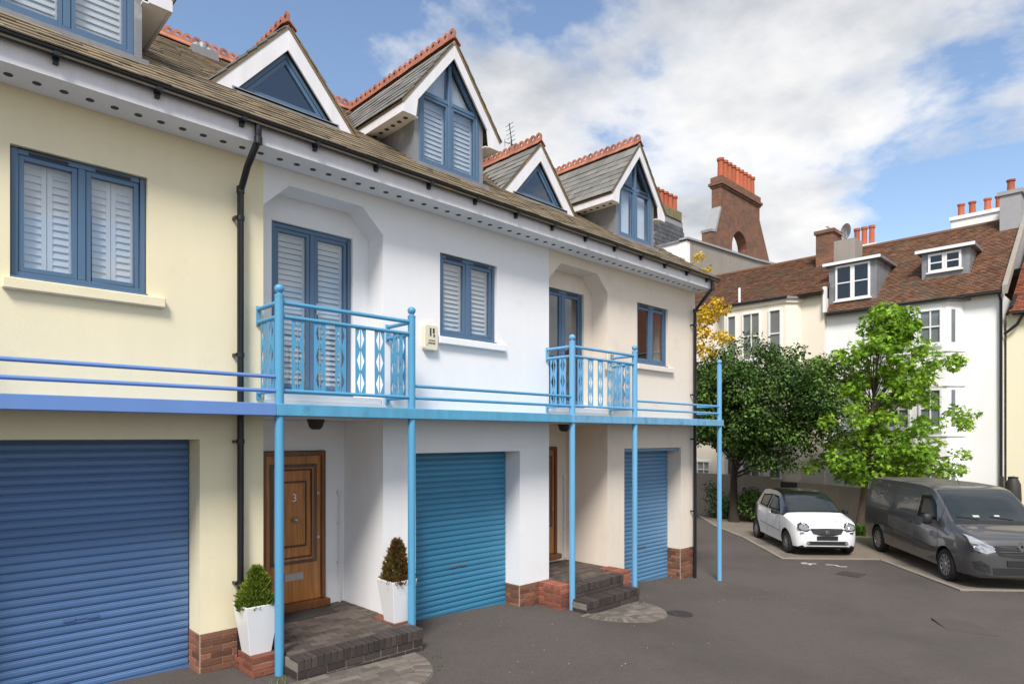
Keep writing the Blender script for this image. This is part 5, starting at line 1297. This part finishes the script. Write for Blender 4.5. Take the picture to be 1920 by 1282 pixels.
# ---------------------------------------------------------------- trees and plants
leafmat('leaf_dark', (0.028, 0.078, 0.014), (0.10, 0.18, 0.03), 0.5, 0.22, 0.8)
leafmat('leaf_bright', (0.14, 0.29, 0.02), (0.32, 0.50, 0.045), 0.35, 0.40, 0.7)
leafmat('leaf_yellow', (0.55, 0.36, 0.015), (0.72, 0.52, 0.04), 0.3, 0.40, 1.0)
leafmat('leaf_plant', (0.05, 0.13, 0.012), (0.12, 0.24, 0.02), 0.4, 0.35, 2)
mat('bark', (0.12, 0.085, 0.06), 0.95, 0.3, 12, 0.8, 40)
mat('bark_dark', (0.045, 0.034, 0.026), 0.95, 0.3, 12, 0.8, 40)

def star(n=5):
    """outline of a lobed leaf, unit length, in the xy plane"""
    tips = [(-0.42, 0.10), (-0.46, 0.52), (0, 1.0), (0.46, 0.52), (0.42, 0.10)]
    val = [(-0.20, 0.34), (-0.15, 0.58), (0.15, 0.58), (0.20, 0.34)]
    pts = [(0, 0)]
    for k in range(5):
        pts.append(tips[k])
        if k < 4: pts.append(val[k])
    return pts
LEAF = {'star': star(), 'oval': [(0, 0), (-0.26, 0.32), (-0.22, 0.68), (0, 1), (0.22, 0.68), (0.26, 0.32)], 'blade': [(-0.03, 0), (-0.04, 0.5), (0, 1), (0.04, 0.5), (0.03, 0)]}
def leaves(name, parent, spots, size, shape, mname, seed, droop=0.3, up=0.6):
    """spots: list of (centre, radius, count); every leaf is its own little bent face"""
    rs = np.random.RandomState(seed); base = np.array(LEAF[shape]); k = len(base); V = []; Fc = []
    for (c_, r, n) in spots:
        d = rs.normal(size=(n, 3)); d /= np.linalg.norm(d, axis=1)[:, None]
        rad = r*rs.uniform(0.25, 1.0, n)**0.6; P = np.array(c_)+d*rad[:, None]*np.array([1, 1, 0.75])
        nr = d*0.6+np.array([0, 0, up])+rs.normal(size=(n, 3))*0.45; nr /= np.linalg.norm(nr, axis=1)[:, None]
        t = d*0.8+rs.normal(size=(n, 3))*0.6; t[:, 2] -= droop; t -= nr*(t*nr).sum(1)[:, None]; t /= np.linalg.norm(t, axis=1)[:, None]
        b = np.cross(nr, t); s = size*rs.uniform(0.6, 1.25, n)
        for i in range(n):
            o = len(V)
            bend = -0.25*np.abs(base[:, 0])-0.12*base[:, 1]**2
            V.extend((P[i]+s[i]*(base[:, 0][:, None]*b[i]+base[:, 1][:, None]*t[i]+bend[:, None]*nr[i])).tolist()); Fc.append(tuple(range(o, o+k)))
    me = bpy.data.meshes.new(name); me.from_pydata(V, [], Fc); me.materials.append(M[mname])
    o = inst(name, me, (0, 0, 0), parent); o['kind'] = 'stuff'; return o

def tree(name, base, height, spots, trunk_r, barkm, leafm, leaf, size, label, seed, fork=0.3, lean=(0, 0), stems=None):
    T = empty(name, base); tag(T, label, 'tree'); rnd = random.Random(seed); b = Vector(base)
    mb = MB(); top = b+Vector((lean[0], lean[1], height)); pts = []; rr = []
    for k in range(9):
        t = k/8; p = b.lerp(top, t)+Vector((math.sin(t*5+seed)*0.05, math.cos(t*4+seed)*0.05, 0)); pts.append(p); rr.append(trunk_r*(1.25 if k == 0 else 1-0.85*t))
    mb.tube(pts, rr, 10); mb.build('trunk', M[barkm], T, smooth=True)
    mb = MB()
    for (c_, r, n) in spots:
        if rnd.random() > (0.8 if trunk_r > 0.16 else 0.45): continue
        c_ = Vector(c_); z = b.z+max(height*fork, min(height*0.9, (c_.z-b.z)*0.72)); t = (z-b.z)/height; s = b.lerp(top, t)
        mid = s.lerp(c_, 0.5)+Vector((rnd.uniform(-.15, .15), rnd.uniform(-.15, .15), 0.12)); r0 = trunk_r*0.30*(1-t*0.6)
        mb.tube([s, mid, c_], [r0, r0*0.6, 0.008], 6, False)
    if mb.v: mb.build('branches', M[barkm], T, smooth=True, kind='stuff')
    leaves('crown', T, spots, size, leaf, leafm, seed); return T

def crown(seed, c, rad, n, r, cnt, shape=lambda d: 1.0, inner=0.35):
    """clump centres scattered through an uneven crown volume"""
    rnd = random.Random(seed); out = []
    while len(out) < n:
        d = Vector((rnd.gauss(0, 1), rnd.gauss(0, 1), rnd.gauss(0, 1))).normalized()
        q = rnd.uniform(inner, 1)**0.6*shape(d)*(1+0.16*math.sin(5*d.x+seed)*math.cos(4*d.z+2*d.y))
        out.append(((c[0]+d.x*rad[0]*q, c[1]+d.y*rad[1]*q, c[2]+d.z*rad[2]*q), r*rnd.uniform(0.7, 1.3), int(cnt*rnd.uniform(0.6, 1.3))))
    return out
# dense dark tree
sp_ = crown(11, (21.6, 2.8, 3.62), (2.0, 3.0, 2.2), 250, 0.52, 250, lambda d: 1.0 if d.z > -0.2 else 0.92)
tree('dense_tree', (21.9, 3.72, -0.56), 4.2, sp_, 0.17, 'bark_dark', 'leaf_dark', 'oval', 0.115, 'dense dark green tree beside the end of the terrace', 11, 0.35)
# bright lobed-leaf tree with tiered boughs
rnd = random.Random(21); sp2 = []
prof_ = [(1.25, 1.5), (1.9, 2.2), (2.8, 2.55), (3.6, 2.5), (4.4, 2.1), (5.2, 1.75), (6.0, 1.05), (6.5, 0.35)]
for k in range(240):
    z = rnd.uniform(1.3, 6.45); w = interp(prof_, z)*(rnd.random()**0.5)*(0.85+0.25*math.sin(z*4.1)); a = rnd.uniform(0, 6.283)
    sp2.append(((22.2+w*0.75*math.cos(a), -0.85+w*math.sin(a)-0.05*(z-1.3), z-0.10*w+rnd.uniform(-.1, .1)), rnd.uniform(0.18, 0.40), int(rnd.uniform(35, 85))))
tree('maple_tree', (22.2, -0.25, -0.56), 6.0, sp2, 0.115, 'bark', 'leaf_bright', 'star', 0.15, 'bright green lobed-leaf tree between the white car and the van', 21, 0.28, (0.0, -0.7))
# yellow tree whose sprays show past the end of the terrace
sp3 = []
rnd = random.Random(33)
for (y, z, r, n) in ((4.9, 7.1, 0.6, 260), (4.5, 7.5, 0.35, 80), (4.2, 7.2, 0.3, 60), (5.1, 6.5, 0.45, 110), (4.4, 6.25, 0.4, 90), (5.3, 6.0, 0.5, 110), (4.9, 5.7, 0.5, 90), (4.0, 6.1, 0.25, 40), (5.9, 6.6, 0.6, 150), (6.4, 7.4, 0.6, 150), (6.8, 6.3, 0.6, 150), (6.2, 5.4, 0.6, 140)):
    sp3.append(((20.8, (y+7.2)*0.945-7.2, 2.53+(z-2.53)*0.945), r*0.8, int(n*1.7)))
for (y, z) in ((6.0, 9.35), (5.85, 9.0), (5.55, 8.55), (5.25, 9.35), (5.0, 8.55), (4.95, 8.8)): sp3.append(((20.8, (y+7.2)*0.945-7.2, 2.53+(z-2.53)*0.945), 0.2, 55))
tree('yellow_tree', (20.8, 7.0, -0.56), 7.6, sp3, 0.15, 'bark', 'leaf_yellow', 'oval', 0.13, 'yellow-leaved tree behind the end of the terrace', 33, 0.5, (0, -0.6))
# shrub below the dark tree
S_ = empty('shrub', (22.3, 3.9, -0.56)); tag(S_, 'dark evergreen shrub against the boundary wall under the dense tree', 'shrub')
leaves('foliage', S_, [((22.35+random.uniform(-.3, .3), 3.85+random.uniform(-1.0, 1.0), 0.1+random.uniform(-.4, .55)), 0.38, 190) for k in range(18)], 0.10, 'oval', 'leaf_dark', 5)
mb = MB()
for k in range(6): mb.tube([(22.35, 3.9, -0.58), (22.35+random.uniform(-.2, .2), 3.9+random.uniform(-.6, .6), 0.3)], [0.025, 0.008], 6)
mb.build('stem', M['bark_dark'], S_, kind='stuff')
# strappy plants at the foot of the bright tree
for i, (x, y, h, lab) in enumerate(((21.6, -0.55, 0.42, 'strappy green plant at the foot of the bright tree'), (21.9, -1.15, 0.36, 'low green plant between the bright tree and the van'), (22.2, 2.2, 0.40, 'low green plant behind the white car near the dense tree'))):
    P_ = empty('plant', (x, y, -0.535)); tag(P_, lab, 'plant', 'low plants along the boundary wall'); rs = random.Random(i+50); mb = MB()
    for k in range(90):
        a = rs.uniform(0, 6.283); L = h*rs.uniform(0.6, 1.2); d = Vector((math.cos(a), math.sin(a), 0)); b0 = Vector((x, y, -0.54))+d*rs.uniform(0, .18); sd = Vector((-d.y, d.x, 0))*0.014
        p1 = b0+d*L*0.3+Vector((0, 0, L*0.7)); p2 = b0+d*L*0.75+Vector((0, 0, L*0.65+rs.uniform(-.1, .1)))
        mb.add([b0-sd, b0+sd, p1+sd, p2, p1-sd], [(0, 1, 2, 3, 4)])
    mb.build('blades', M['leaf_plant'], P_, kind='stuff')
# weeds and moss tufts at the foot of the steps and posts
mb = MB(); rs = random.Random(77)
for (x, y, n) in ((2.92, -0.75, 22), (4.55, -1.15, 14), (4.35, -1.5, 12), (7.6, -1.0, 20), (9.28, -1.0, 20), (8.9, -1.62, 16), (3.05, -0.95, 14), (9.3, -0.7, 10)):
    for k in range(n):
        a = rs.uniform(0, 6.283); c_ = Vector((x+rs.gauss(0, .07), y+rs.gauss(0, .07), 0)); c_.z = gz(c_.x); L = rs.uniform(0.015, 0.05); d = Vector((math.cos(a), math.sin(a), 0)); sd = Vector((-d.y, d.x, 0))*0.006
        mb.add([c_-sd, c_+sd, c_+d*L*0.7+Vector((0, 0, L))], [(0, 1, 2)])
tag(mb.build('weeds', M['leaf_plant'], kind='stuff'), 'small weeds at the foot of the steps and posts', 'weeds')
